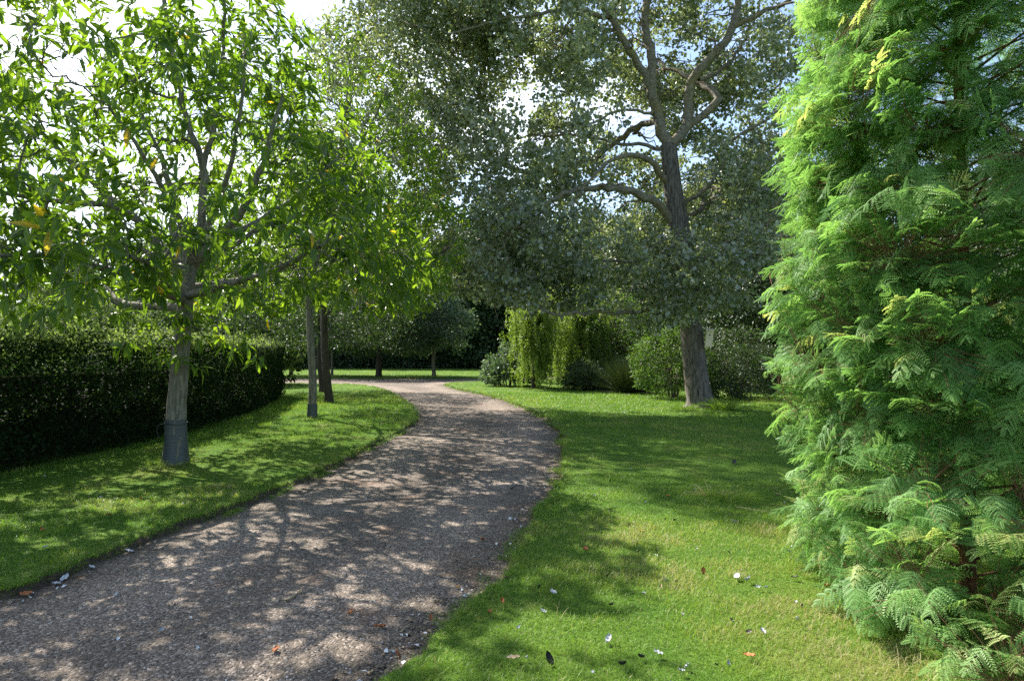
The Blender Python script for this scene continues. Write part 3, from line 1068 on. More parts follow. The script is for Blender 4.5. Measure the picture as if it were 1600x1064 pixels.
nb = thing('nest_box', 'pale wooden nest box fixed to the right side of the poplar trunk', 'nest box', nbp)
nb.rotation_euler = (0, radians(6), radians(-10))
V, Fq = boxmesh(0, 0, 0, 0.19, 0.16, 0.44)
mesh_obj('body', V, Fq, M_BOX, nb)
V, Fq = boxmesh(0, -0.02, 0.237, 0.23, 0.22, 0.022, 0.25)
mesh_obj('roof', V, Fq, M_BOX, nb)
V, Fq = boxmesh(-0.03, 0.1, 0, 0.05, 0.04, 0.58)
mesh_obj('back_board', V, Fq, M_BOX, nb)
V, Fq = tubes([np.array([(0, -0.078, 0.1), (0, -0.084, 0.1)])], [np.array([0.022, 0.022])], 16)
hole = mesh_obj('entrance_hole', np.vstack([V, [[0, -0.084, 0.1]]]), [Fq, np.array([[16 + k, 16 + (k + 1) % 16, 32] for k in range(16)])], M_TIE, nb)


# ------------------------------------------------------------------ second poplar, dark trunk behind the chestnuts
def broad_tree(name, label, base, trunk, zs, rs, mat, bark, seed, tips=(20, 120, 900), rad=0.4, per=24, size=(0.06, 0.11), group=None, kx=0, ky=0, thr=0.42, tmpl=None, oval=(1, 1), nscale=0.8, cat='tree', updir=0.35, hang=0.35, shell=0.42, extra=None):
    rng = np.random.default_rng(seed)
    base = np.array(base, float)
    t = thing(name, label, cat, base, group)
    s_ = Skel(rng)
    if trunk:
        s_.limb(trunk, 0, 0.25, 0.01)
    ax = crown_axis(base[0], base[1], kx, ky)
    a_ = profile_pts(tips[0], rng, zs, np.array(rs) * 0.7, ax, 0.5, seed, thr=0.3, oval=oval, nscale=nscale)
    s_.attach(a_, 1, 0.018, 0.012, 8, 0.4, up_pen=1.0, skip_low=min(zs[0] * 0.8, zs[0] - 0.2))
    b_ = profile_pts(tips[1], rng, zs, np.array(rs) * 0.88, ax, 0.45, seed, thr=0.36, oval=oval, nscale=nscale)
    s_.attach(b_, 2, 0.011, 0.005, 6, 0.4, up_pen=0.6)
    c_ = profile_pts(tips[2], rng, zs, rs, ax, shell, seed, thr=thr, oval=oval, nscale=nscale)
    if extra is not None:
        c_ = np.vstack([c_, ell_pts(extra[0], rng, extra[1], 0.5, seed, 0.9, 0.46)])
    s_.attach(c_, 3, 0.006, 0.003, 4, 0.4)
    s_.build(base, (bark, bark), t, sides=(14, 6, 4, 3, 3))
    V_, F_, T_ = blob_leaves(c_, rad, rng, per, tmpl or QL, size, updir, hang)
    k_ = V_.reshape(-1, V_.shape[0] // 1, 3)
    nv = len((tmpl or QL)[0])
    lf = V_.reshape(-1, nv, 3)
    ok = lf[:, :, 2].min(1) > 0.02
    idx = np.where(ok)[0]
    nf = len((tmpl or QL)[1])
    V2_ = lf[ok].reshape(-1, 3)
    F2_ = ((tmpl or QL)[1][None] + (np.arange(len(idx)) * nv)[:, None, None]).reshape(-1, (tmpl or QL)[1].shape[1])
    T2_ = T_.reshape(-1, nf)[ok].ravel()
    mesh_obj('crown', V2_ - base, F2_, mat, t, T2_)
    return t


def trk(px, py, pts, r):
    """trunk from a ground pixel through (px,py) pixels"""
    b0 = G(px, py)
    o = [(b0[0], b0[1], -0.05, r * 1.25), (b0[0], b0[1], 0.15, r)]
    for k, (x_, y_) in enumerate(pts):
        p = P(x_, y_, b0[1])
        o.append((p[0], p[1], p[2], r * (1 - 0.12 * (k + 1))))
    return b0, o


b3, t3 = trk(514, 629, [(508, 560), (506, 480), (512, 380), (530, 250), (550, 120), (560, 20)], 0.135)
broad_tree('poplar_tree', 'tall poplar with leaning blackish trunk just behind the slim grey trunk on the left lawn', b3, t3,
           [3.4, 4.5, 6, 8, 10, 12, 13.5, 14.5], [1.4, 2.3, 2.8, 2.9, 3.0, 3.0, 2.2, 0.5], M_POP, M_BARK_DK, 41, (26, 200, 1700), 0.34, 24, (0.085, 0.145), kx=0.38, ky=-0.12, thr=0.45, extra=(430, [(-4.6, 17.2, 12.9, 3.0, 2.6, 1.5, 1.0)]))  # extra: unseen crown clump above the view, added to shade the right lawn
b4, t4 = trk(504, 612, [(500, 560), (500, 500), (505, 430)], 0.13)
broad_tree('field_maple', 'thick dark trunk and crown half hidden behind the leaning poplar trunk', b4, t4,
           [1.7, 2.6, 4.6, 6.2, 7.4], [1.9, 3.5, 3.7, 2.4, 0.5], M_DARKT, M_BARK_DK, 43, (20, 120, 800), 0.38, 26, (0.07, 0.13), kx=0.05)

# small trees standing beyond the cross path
b5, t5 = trk(592, 588, [(592, 560), (591, 530), (593, 490)], 0.2)
broad_tree('plum_tree', 'dark spreading tree on the far lawn, left of the silvery one', b5, t5,
           [1.45, 2.4, 3.8, 5.2, 6.6, 7.4], [2.4, 4.2, 4.6, 3.6, 1.9, 0.4], M_DARKT, M_BARK_DK, 51, (20, 120, 1100), 0.5, 26, (0.10, 0.18), thr=0.4)
b6, t6 = trk(678, 588, [(677, 565), (680, 530), (682, 490)], 0.13)
broad_tree('silver_tree', 'small silvery green tree on the far lawn with pale tapering trunk', b6, t6,
           [1.5, 2.4, 3.6, 4.8, 6.0, 7.0], [1.6, 2.3, 2.5, 1.9, 1.3, 0.4], M_SILV, M_BARK_CH, 53, (16, 100, 460), 0.42, 24, (0.12, 0.2), thr=0.48)
b7, t7 = trk(519, 587, [(519, 560), (518, 530), (518, 500)], 0.09)
broad_tree('young_tree', 'thin young tree on the far lawn just right of the leaning dark trunk', b7, t7,
           [2.2, 3.0, 4.2, 5.4], [1.4, 2.4, 2.4, 0.6], M_SILV, M_BARK_CH, 55, (12, 60, 420), 0.4, 24, (0.10, 0.17), thr=0.4)
b8, t8 = trk(455, 586, [(455, 560), (456, 530), (456, 500)], 0.13)
broad_tree('lime_tree', 'leafy tree on the far lawn nearest the end of the hedge', b8, t8,
           [2.0, 3.0, 4.4, 6.2], [2.0, 3.4, 3.4, 0.8], M_SHRUB, M_BARK_DK, 57, (16, 90, 800), 0.5, 24, (0.10, 0.17), thr=0.4)


# ------------------------------------------------------------------ woodland behind: a few sorts, copied
def proto(name, label, h, rs, mat, seed, n_, size, group, low=0.06):
    tr0 = [(0, 0, -0.1, h * 0.028), (0, 0, h * 0.2, h * 0.022), (0.1, 0, h * 0.5, h * 0.015), (0, 0.1, h * 0.85, h * 0.006)]
    zs = np.array([low, 0.18, 0.4, 0.62, 0.82, 1.0]) * h
    return broad_tree(name, label, (0, 0, 0), tr0, zs, np.array(rs) * h, mat, M_BARK_DK, seed, (20, 120, n_), h * 0.055, 26, size, group=group, thr=0.4, nscale=3.2 / h * 2.5)


grpW = 'dark woodland trees beyond the far lawn'
wA = proto('woodland_tree', 'dark rounded woodland tree beyond the far lawn', 13, [0.26, 0.33, 0.36, 0.32, 0.22, 0.04], M_FAR, 61, 1300, (0.16, 0.30), grpW)
wB = proto('woodland_tree', 'dark rounded woodland tree beyond the far lawn', 15, [0.22, 0.27, 0.28, 0.24, 0.15, 0.02], M_FAR, 62, 1300, (0.16, 0.30), grpW)
spots = [(-46, 70), (-39, 74), (-33, 69), (-27, 73), (-21, 68), (-15, 72), (-9.5, 68), (-4, 70), (1.5, 66), (7, 68), (12.5, 64), (18, 66), (24, 62), (-6, 78), (-24, 80), (10, 78), (-42, 84), (30, 64), (38, 60), (46, 64)]
spots += [(-12, 64.5), (-17.5, 66), (-7, 64), (-1.5, 63.5), (4, 62.5), (9, 61), (-24, 66), (15, 60)]
rngw = np.random.default_rng(5)
for k, (x_, y_) in enumerate(spots):
    src = (wA, wB)[k % 2]
    s_ = rngw.uniform(0.85, 1.25)
    if k < 2:
        src.location = (x_, y_, 0)
    else:
        dup(src, (x_, y_, 0), rngw.uniform(0, 6.28), (s_ * 1.15, s_ * 1.15, s_), group=grpW)

# pale trees beyond the hedge on the left
grpL = 'yellow green trees showing over the hedge'
wC = proto('yellow_green_tree', 'yellow green round tree showing over the hedge', 6.0, [0.4, 0.52, 0.55, 0.48, 0.3, 0.05], M_FARL, 63, 800, (0.12, 0.22), grpL)
for k, (x_, y_, s_) in enumerate([(-26, 40, 1.0), (-21.0, 42, .88), (-31, 41, .82), (-36, 44, .9)]):
    if k == 0:
        wC.location = (x_, y_, 0)
    else:
        dup(wC, (x_, y_, 0), k * 1.9, (s_, s_, s_), group=grpL)
grpG = 'grey green bushes just behind the hedge'
wD = proto('tall_bush', 'grey green leafy bush rising just behind the hedge', 3.0, [0.45, 0.55, 0.6, 0.5, 0.32, 0.05], M_HEDGE, 64, 600, (0.07, 0.13), grpG)
for k, (x_, y_, s_) in enumerate([(-12.8, 22, .85), (-16, 21, 0.8), (-13.4, 27, 1.2), (-17.5, 27, 1.1), (-21.5, 26, 1.0), (-12.4, 32, 1.5)]):
    if k == 0:
        wD.location = (x_, y_, 0)
    else:
        dup(wD, (x_, y_, 0), k * 1.3, (s_, s_, s_), group=grpG)

# trees close behind the poplar on the right
grpR = 'dark trees behind the big poplar'
wE = proto('ash_tree', 'dense dark tree standing behind the big poplar', 10.5, [0.3, 0.38, 0.4, 0.35, 0.24, 0.04], M_FAR, 65, 2600, (0.09, 0.16), grpR, 0.05)
for k, (x_, y_, s_) in enumerate([(12.0, 29, 1.0), (8.6, 35, 1.05), (16.5, 31, 1.1), (19.5, 25.5, 1.0), (5.6, 42, 1.0), (13.6, 40, 1.3), (24, 31, 1.1), (18, 19.5, .8)]):
    if k == 0:
        wE.location = (x_, y_, 0)
    else:
        dup(wE, (x_, y_, 0), k * 2.1, (s_, s_, s_), group=grpR)


# ------------------------------------------------------------------ weeping willow and shrubs on the right lawn
def weeping(base, h, r, label, seed, n_str=260, w_ell=(1, 1)):
    rng = np.random.default_rng(seed)
    base = np.array(base, float)
    t = thing('weeping_willow', label, 'willow', base, 'weeping willows at the lawn edge')
    s_ = Skel(rng)
    s_.limb([(base[0], base[1], -0.05, .10), (base[0] + .05, base[1], h * .35, .07), (base[0] - .05, base[1], h * .7, .05), (base[0], base[1], h * .92, .03)], 0, 0.2, 0.03)
    a_ = rng.random(n_str) * 2 * pi
    q_ = rng.random(n_str) ** 0.5
    top = np.stack([base[0] + np.cos(a_) * r * q_ * w_ell[0], base[1] + np.sin(a_) * r * q_ * w_ell[1], h * (0.97 - 0.35 * q_ ** 2) + rng.normal(0, .12, n_str)], -1)
    hub = top[::9]
    top = top * .6 + hub[rng.integers(0, len(hub), n_str)] * .4 + rng.normal(0, .12, top.shape)
    s_.attach(hub, 1, 0.012, 0.008, 8, 0.6)
    s_.attach(top, 2, 0.006, 0.004, 6, 0.6)
    Vs, Ps = [], []
    strands, rads = [], []
    for k in range(n_str):
        ln = top[k, 2] - rng.uniform(0.1, 0.6) ** 1.2 * h * rng.uniform(.3, 1)
        m_ = int(ln / 0.035)
        tt = np.linspace(0, 1, m_)
        ph = rng.random() * 6.28
        p = np.stack([top[k, 0] + np.cos(a_[k]) * 0.25 * tt ** .5 + 0.04 * np.sin(tt * 9 + ph), top[k, 1] + np.sin(a_[k]) * 0.25 * tt ** .5 + 0.04 * np.cos(tt * 8 + ph), top[k, 2] - ln * tt], -1)
        strands.append(p[::6])
        rads.append(np.full(len(p[::6]), 0.003))
        Vs.append(np.repeat(p, 3, 0))
        Ps.append(np.full(m_ * 3, rng.random() * 0.5))
    P_ = np.vstack(Vs)
    gap_ = fbm(P_ * np.array([1.7, 1.7, .8]), 3, seed) > .44
    tint = np.clip(np.concatenate(Ps) + rng.random(len(P_)) * 0.5, 0, 1)[gap_]
    P_ = P_[gap_]
    d_ = nrm(rng.normal(0, 0.55, P_.shape) + np.array([0, 0, -0.9]))
    P_ = P_ + rng.normal(0, 0.03, P_.shape)
    V_, F_ = scatter(QL[0] * np.array([1, .55, 1]), QL[1], P_, basis(d_, nrm(rng.normal(0, 1, P_.shape))), rng.uniform(0.06, 0.11, len(P_)))
    bc = top[rng.integers(0, n_str, 150)] + rng.normal(0, .3, (150, 3)) - np.array([0, 0, 1]) * (rng.random((150, 1)) ** 2 * h * .55)
    V2_, F2_, T2_ = blob_leaves(bc, .24, rng, 26, ML, (.06, .11), .5, .4)
    V_, F_, tint = joinm([(V_, np.vstack([F_[:, [0, 1, 2]], F_[:, [0, 2, 3]]]), np.concatenate([tint, tint])), (V2_, F2_, T2_)])
    s_.build(base, (M_BARK_DK, M_TWIG), t, sides=(8, 5, 3))
    mesh_obj('crown', V_ - base, F_, M_WILLOW, t, tint)
    return t


weeping(G(833, 607), 4.5, 1.15, 'bright yellow green weeping willow nearest the drive, by the pale leaved shrub', 71, 260, (0.9, 1.2))
weeping(G(905, 604), 4.1, 1.35, 'second weeping willow, between the first one and the dark wiry thickets', 72, 240, (1.1, 1.0))


def shrub(name, label, base, h, rs, mat, seed, n_, size, rad=0.22, per=22, stems=9, thr=0.42, tmpl=None, cat='shrub', oval=(1, 1), hang=0.25, group=None):
    rng = np.random.default_rng(seed)
    base = np.array(base, float)
    t = thing(name, label, cat, base, group)
    s_ = Skel(rng)
    for k in range(stems):
        a_ = k * 2.4 + rng.random()
        q_ = rng.uniform(.3, .75) * max(rs) * h
        s_.limb([(base[0] + cos(a_) * .05 * h, base[1] + sin(a_) * .05 * h, -.03, .022), (base[0] + cos(a_) * q_ * .35, base[1] + sin(a_) * q_ * .35, h * .3, .016), (base[0] + cos(a_) * q_, base[1] + sin(a_) * q_, h * .75, .006)], 0, 0.2, 0.03)
    zs = np.array([0.03, 0.16, 0.4, 0.65, 0.85, 1.0]) * h
    ax = crown_axis(base[0], base[1])
    b_ = profile_pts(max(20, n_ // 5), rng, zs, np.array(rs) * h * .85, ax, 0.45, seed, thr=0.36, oval=oval, nscale=1.6)
    s_.attach(b_, 1, 0.01, 0.004, 5, 0.4)
    c_ = profile_pts(n_, rng, zs, np.array(rs) * h, ax, 0.42, seed, thr=thr, oval=oval, nscale=1.6)
    s_.attach(c_, 2, 0.006, 0.0025, 4, 0.4)
    s_.build(base, (M_TWIG, M_TWIG), t, names=('trunk', 'branches'), sides=(6, 4, 3))
    tm = tmpl or ML
    V_, F_, T_ = blob_leaves(c_, rad, rng, per, tm, size, 0.5, hang)
    nv, nf = len(tm[0]), len(tm[1])
    lf = V_.reshape(-1, nv, 3)
    ok = lf[:, :, 2].min(1) > 0.01
    F2_ = (tm[1][None] + (np.arange(ok.sum()) * nv)[:, None, None]).reshape(-1, tm[1].shape[1])
    mesh_obj('foliage', lf[ok].reshape(-1, 3) - base, F2_, mat, t, T_.reshape(-1, nf)[ok].ravel())
    return t


R0 = [0.30, 0.46, 0.52, 0.46, 0.30, 0.06]
shrub('broadleaf_shrub', 'pale leaved shrub at the left end of the planting, touching the cross path', G(795, 603), 2.0, [.4, .6, .62, .5, .35, .1], M_SILV, 81, 260, (0.10, 0.18), tmpl=ML)
shrub('round_shrub', 'tall mid green shrub between the weeping willows and the dark thicket', G(950, 603), 4.6, R0, M_SHRUB, 82, 620, (0.07, 0.13), 0.26)
shrub('tall_shrub', 'tallest yellow green shrub, rising behind the two weeping willows', G(880, 598), 6.0, [.2, .3, .36, .36, .28, .08], M_WILLOW, 83, 700, (0.08, 0.14), 0.32)
shrub('leafy_shrub', 'bright leaved shrub with bare crossing stems left of the poplar trunk', G(1052, 622), 2.7, [.18, .45, .55, .5, .34, .08], M_SHRUB, 84, 420, (0.06, 0.11), 0.2, stems=14)
shrub('dark_shrub', 'dark evergreen shrub directly right of the poplar trunk', G(1150, 622), 2.6, [.5, .58, .58, .5, .34, .08], M_DARKT, 85, 620, (0.05, 0.10), 0.2)
shrub('ruddy_shrub', 'shrub with bronze tinted tips behind the dark evergreen one', G(1205, 612), 3.3, R0, M_HEDGE, 86, 500, (0.06, 0.11), 0.22)
shrub('low_shrub', 'low dark shrub under the second weeping willow', G(915, 609), 1.3, [.6, .8, .85, .7, .4, .1], M_DARKT, 87, 260, (0.05, 0.10), 0.18)
shrub('spreading_shrub', 'wide dull green shrub filling the gap behind the leafy shrub and the thicket', G(1010, 600), 3.6, [.4, .55, .6, .5, .34, .08], M_DARKT, 88, 620, (0.07, 0.12), 0.24)


# ------------------------------------------------------------------ tufts of long grass and the wiry thicket
def tuft(name, label, base, n_, h, r, seed, mat, lean=0.6, wid=0.008, tints=(0, .9), cat='grass tuft', up=1.0, group=None, comb=(0, 0)):
    rng = np.random.default_rng(seed)
    base = np.array(base, float)
    a_ = rng.random(n_) * 2 * pi
    q_ = rng.random(n_) ** .5 * r
    b_ = np.stack([np.cos(a_) * q_, np.sin(a_) * q_, np.zeros(n_)], -1)
    dr = np.stack([np.cos(a_) * lean, np.sin(a_) * lean, np.full(n_, up)], -1) + rng.normal(0, .38, (n_, 3)) + np.array([comb[0], comb[1], 0.0])
    dr[:, 2] = np.abs(dr[:, 2])
    dr = nrm(dr)
    L_ = h * rng.uniform(.45, 1.1, n_)
    side = nrm(np.cross(dr, rng.normal(0, 1, (n_, 3))))
    Vv = []
    for t_, w_ in ((0, 1), (.35, .9), (.7, .6), (1, 0.05)):
        c_ = b_ + dr * (L_ * t_)[:, None] + np.stack([np.cos(a_), np.sin(a_), -np.full(n_, 0.9)], -1) * (L_ * (.42 if lean > .12 else .12) * t_ ** 2.2)[:, None]
        c_[:, 2] = np.maximum(c_[:, 2], -0.01 + 0.012 * t_)
        Vv += [c_ - side * wid * w_ / 2, c_ + side * wid * w_ / 2]
    V_ = np.stack(Vv, 1)
    f_ = np.array([[0, 1, 3, 2], [2, 3, 5, 4], [4, 5, 7, 6]])
    F_ = (f_[None] + (np.arange(n_) * 8)[:, None, None]).reshape(-1, 4)
    o = mesh_obj(name, V_.reshape(-1, 3), F_, mat, None, np.repeat(rng.uniform(tints[0], tints[1], n_), 3))
    o.location = tuple(base)
    tag(o, label, cat, group)
    return o


tuft('long_grass_tuft', 'tuft of long unmown grass at the right foot of the poplar', G(1128, 640), 420, 0.6, 0.25, 91, M_GRASS, lean=.4, wid=.007)
tuft('long_grass_tuft', 'small fringe of unmown grass at the left foot of the poplar', G(1068, 640), 220, 0.35, 0.28, 92, M_GRASS)
g0 = G(1135, 778)
tuft('long_grass_tuft', 'flopped tuft of long wiry grass alone in the middle of the right lawn', (g0[0], g0[1], 0), 520, 0.36, 0.26, 93, M_GRASS, lean=.5, wid=0.003, tints=(0, .8), up=.6, comb=(.8, .2))
g0 = G(1112, 775)
tuft('dry_grass_clump', 'straw coloured dry stalks at the left side of the flopped grass tuft', (g0[0], g0[1] + .05, 0), 60, 0.27, 0.1, 94, M_GRASS, lean=.8, wid=0.006, tints=(.94, 1), up=.8)
M_WIRY = leafmat('wiry_stalk', [(0, (.018, .03, .012)), (.7, (.035, .055, .02)), (1, (.08, .09, .035))], trans=.2)
tuft('wiry_thicket', 'dark upright wiry thicket left of the poplar, like a bushy broom', G(985, 614), 3400, 1.6, 0.55, 95, M_WIRY, lean=.08, wid=0.012, tints=(0, 1), cat='thicket')
tuft('wiry_thicket', 'smaller dark wiry thicket at the foot of the second weeping willow', G(938, 609), 1800, 1.1, 0.45, 96, M_WIRY, lean=.1, wid=0.012, tints=(0, 1), cat='thicket')
tuft('long_grass_tuft', 'grass sprouting at the foot of the nearest chestnut', (B1[0], B1[1], 0), 260, 0.16, 0.34, 97, M_GRASS, lean=.5, wid=0.005, tints=(.3, 1))


# ------------------------------------------------------------------ clipped hedge on the left
HP = catmull([(-8.9, 3.0), (-7.5, 6.0), (-6.75, 9.0), (-6.4, 11.5), (-6.5, 15), (-7.0, 19), (-8.2, 24.3)], 12)
HP = resample(HP, 0.1)
HT, HH = 1.7, 1.72
rngh = np.random.default_rng(15)
hb = thing('beech_hedge', 'long clipped beech hedge with sunlit top along the left lawn', 'hedge', (HP[40][0] - HT / 2, HP[40][1], 0))
hbase = np.array(hb.location)
tg = nrm(np.gradient(HP, axis=0))
nl = np.stack([-tg[:, 1], tg[:, 0]], -1)         # away from the lawn (to the left)


def hedge_pts(n_):
    """points over the faces of the hedge with outward directions"""
    per_ = np.array([HH, HT, HH])
    k = rngh.choice(3, n_, p=per_ / per_.sum())
    i = rngh.random(n_) * (len(HP) - 1.01)
    near = rngh.random(n_) < 0.0
    j = i.astype(int)
    f = i - j
    c_ = HP[j] * (1 - f)[:, None] + HP[j + 1] * f[:, None]
    nn = nl[j]
    u_ = rngh.random(n_)
    s_ = np.where(k == 0, 0.0, np.where(k == 2, HT, u_ * HT))
    z_ = np.where(k == 1, HH, u_ * HH)
    o_ = np.zeros((n_, 3))
    o_[:, :2] = np.where(k == 0, -1, np.where(k == 2, 1, 0))[:, None] * nn
    o_[:, 2] = (k == 1)
    # rounded shoulders
    p = np.stack([c_[:, 0] + nn[:, 0] * s_, c_[:, 1] + nn[:, 1] * s_, z_], -1)
    return p, o_, k


def hedge_bulge(p):
    return (fbm(p * np.array([1.1, 1.1, 1.7]), 4, 8) - .5) * .55


p, o_, k = hedge_pts(150000)
# the far end cap
ne = 9000
pe_ = np.stack([rngh.random(ne) * HT, rngh.random(ne) * HH], -1)
pend = np.stack([HP[-1, 0] + nl[-1, 0] * pe_[:, 0], HP[-1, 1] + nl[-1, 1] * pe_[:, 0], pe_[:, 1]], -1)
oend = np.repeat(np.array([[tg[-1, 0], tg[-1, 1], 0.0]]), ne, 0)
p = np.vstack([p, pend])
o_ = np.vstack([o_, oend])
isTop = np.concatenate([k == 1, np.zeros(ne, bool)])
dep = rngh.random(len(p)) ** 1.6 * 0.24
p = p + o_ * (hedge_bulge(p) - dep + np.where(isTop, rngh.random(len(p)) ** 3 * .32 * (fbm(p * 2.2, 2, 19) * 1.6), 0.03))[:, None]
p = p[(p[:, 2] > .03)] if False else p
kk = (p[:, 2] > .04) & ~((k_ := np.concatenate([k, np.full(ne, 0)])) == 2) | ((np.concatenate([k, np.full(ne, 0)]) == 2) & (rngh.random(len(p)) < .4))
p, o_, isTop = p[kk], o_[kk], isTop[kk]
d_ = nrm(o_ * .7 + rngh.normal(0, .6, p.shape) + np.array([0, 0, .1]))
fr = basis(d_, nrm(np.array([0, 0, .7]) + o_ * .4 + rngh.normal(0, .4, p.shape)))
V, Fc = scatter(ML[0], ML[1], p, fr, rngh.uniform(.045, .085, len(p)))
tint = np.clip(rngh.random(len(p)) * .55 + np.where(isTop & (rngh.random(len(p)) < .75), .55, 0), 0, 1)  # top leaves tinted paler, painting in the sunlight on the hedge top
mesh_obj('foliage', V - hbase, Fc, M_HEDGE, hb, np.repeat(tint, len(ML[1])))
# inner twiggy mass
ins = 0.5
prof = [(ins, 0.0), (ins, HH - ins * 1.0), (HT - ins, HH - ins), (HT - ins, 0.0)]
hs = HP[::5]
hn = nl[::5]
V = np.array([[a_[0] + b_[0] * s_, a_[1] + b_[1] * s_, z_] for a_, b_ in zip(hs, hn) for s_, z_ in prof])
nH = len(hs)
Fq = np.array([[i * 4 + j, (i + 1) * 4 + j, (i + 1) * 4 + j + 1, i * 4 + j + 1] for i in range(nH - 1) for j in range(3)] + [[0, 1, 2, 3], [(nH - 1) * 4 + 3, (nH - 1) * 4 + 2, (nH - 1) * 4 + 1, (nH - 1) * 4]])
V[-4:, 0] -= tg[-1, 0] * .3
V[-4:, 1] -= tg[-1, 1] * .3
M_CORE = plainmat('hedge_twigs', [(0.3, (0.012, 0.014, 0.008)), (0.7, (0.035, 0.04, 0.02))], 9, 1.0, 0.0)
mesh_obj('inner_twigs', V - hbase, Fq, M_CORE, hb)


# ------------------------------------------------------------------ dawn redwood on the right
RW = np.array([3.02, 4.55, 0.0])
rngr = np.random.default_rng(9)
rw = thing('dawn_redwood', 'feathery bright green young dawn redwood filling the right side', 'tree', RW)
sk = Skel(rngr)
sk.limb([(RW[0], RW[1], -.05, .052), (RW[0] + .01, RW[1], 1.0, .043), (RW[0] - .02, RW[1] - .02, 2.5, .034), (RW[0] - .05, RW[1] - .03, 4.0, .027), (RW[0] - .03, RW[1], 6.0, .018), (RW[0], RW[1], 8.0, .008)], 0, .1, .006)
RZ = np.array([0.05, 0.3, 0.7, 1.1, 2.0, 3.0, 4.0, 5.0, 6.5, 8.0])
RR = np.array([1.0, 1.1, 1.14, 1.16, 1.2, 1.16, 1.04, .9, .6, .1])
# boughs rise a little then spread; the spray twigs grow from them
nb_ = 230
for k in range(nb_):
    z_ = 0.12 + (k / nb_) ** .95 * 7.6
    a_ = k * 2.39996 + rngr.normal(0, .2)
    R_b = np.interp(z_, RZ, RR) * rngr.uniform(.6, .95)
    R_b *= 1 + 1.0 * max(0, cos(a_ - radians(243))) ** 6 * max(0, 1 - z_ / 1.1)
    s0 = np.array([RW[0], RW[1], max(.1, z_ - .12)])
    tip = np.array([RW[0] + cos(a_) * R_b, RW[1] + sin(a_) * R_b, z_ + rngr.uniform(-.05, .15)])
    mid = (s0 + tip) / 2 + np.array([0, 0, .10 * R_b])
    c = catmull([tuple(s0) + (.010,), tuple(mid + rngr.normal(0, .03, 3)) + (.006,), tuple(tip) + (.002,)], 6)
    sk.add(c[:, :3], c[:, 3], 1)
# spray = flat twig with opposite leaflets, each leaflet two rows of needles


def spray_template(rng, n_pairs=8, n_needle=11, L=1.0):
    Vt, Ft = [], []

    def quad(a, b, c, d):
        i = len(Vt)
        Vt.extend([a, b, c, d])
        Ft.append((i, i + 1, i + 2, i + 3))

    def leaflet(o, ang, ln, bend):
        """pinnate leaflet of needles"""
        dx, dy = cos(ang), sin(ang)
        px_, py_ = -dy, dx
        for i in range(n_needle):
            t = (i + .6) / n_needle
            q = o + np.array([dx * ln * t, dy * ln * t, -bend * t * t * ln])
            nl_ = ln * .25 * (1 - .75 * abs(t - .42) ** 1.5) * (1.0 if t < .9 else .75)
            w_ = ln * .055
            for s in (-1, 1):
                e = np.array([dx * .42 + s * px_ * .9, dy * .42 + s * py_ * .9, -.12 - .1 * t])
                e = e / np.linalg.norm(e) * nl_
                m_ = np.array([dx, dy, 0]) * w_
                quad(tuple(q - m_ * .5), tuple(q + e * .5 - m_), tuple(q + e), tuple(q + e * .5 + m_))
        a0 = o
        a1 = o + np.array([dx * ln, dy * ln, -bend * ln])
        w_ = np.array([px_, py_, 0]) * ln * .012
        quad(tuple(a0 - w_), tuple(a0 + w_), tuple(a1 + w_), tuple(a1 - w_))

    for k in range(n_pairs):
        t = (k + .5) / n_pairs
        o = np.array([L * t * .85, 0, .05 * sin(t * 3) - .10 * t * t])
        ln = L * .46 * (1 - .55 * t) * rng.uniform(.85, 1.1)
        for s in (-1, 1):
            leaflet(o, s * radians(58 - 18 * t + rng.normal(0, 6)), ln * rng.uniform(.85, 1.1), rng.uniform(.25, .8))
    leaflet(np.array([L * .83, 0, -.08]), 0, L * .22, .2)
    w_ = .006
    quad((0, -w_, 0), (0, w_, 0), (L * .9, w_ * .5, -.1), (L * .9, -w_ * .5, -.1))
    return np.array(Vt, float), np.array(Ft)


NS = 14000
z = np.where(rngr.random(NS) < .93, .06 + rngr.random(NS) ** .82 * 4.6, rngr.uniform(4.5, 7.9, NS))
a_ = np.where(rngr.random(NS) < .68, np.where(rngr.random(NS) < .2, rngr.normal(radians(310), radians(35), NS), rngr.normal(radians(232), radians(60), NS)), rngr.random(NS) * 2 * pi)
q = rngr.random(NS) ** .24
rag = np.minimum(1.06, .70 + .58 * fbm(np.stack([np.cos(a_) * 3.2, np.sin(a_) * 3.2, z * 2.6], -1), 3, 404))
da_ = (a_ - radians(243) + pi) % (2 * pi) - pi
Rz = np.interp(z, RZ, RR) * (1 + .42 * np.maximum(0, np.cos(a_ + .5)) * np.clip((z - 1.2) / 1.5, 0, 1)) * (1 + 1.15 * np.exp(-(da_ / .55) ** 2) * np.clip(1 - z / 1.1, 0, 1))
pos = np.stack([RW[0] + np.cos(a_) * Rz * q * rag, RW[1] + np.sin(a_) * Rz * q * rag, z], -1)
pos = pos[fbm(pos * np.array([1.5, 1.5, 5.5]), 3, 405) > .46]
tw = sk.attach(pos, 2, 0.006, 0.0016, 5, 0.4, up_pen=1.5)
outv = nrm((pos - RW) * np.array([1, 1, 0]))
dirs = nrm(tw * .6 + outv * .7 + rngr.normal(0, .45, pos.shape) + np.array([0, 0, -.25]))
pos = pos - dirs * .14
szs = rngr.uniform(.15, .29, len(pos)) * (.62 + .38 * smooth(2.9, 4.3, np.hypot(pos[:, 0], pos[:, 1])))
parts = []
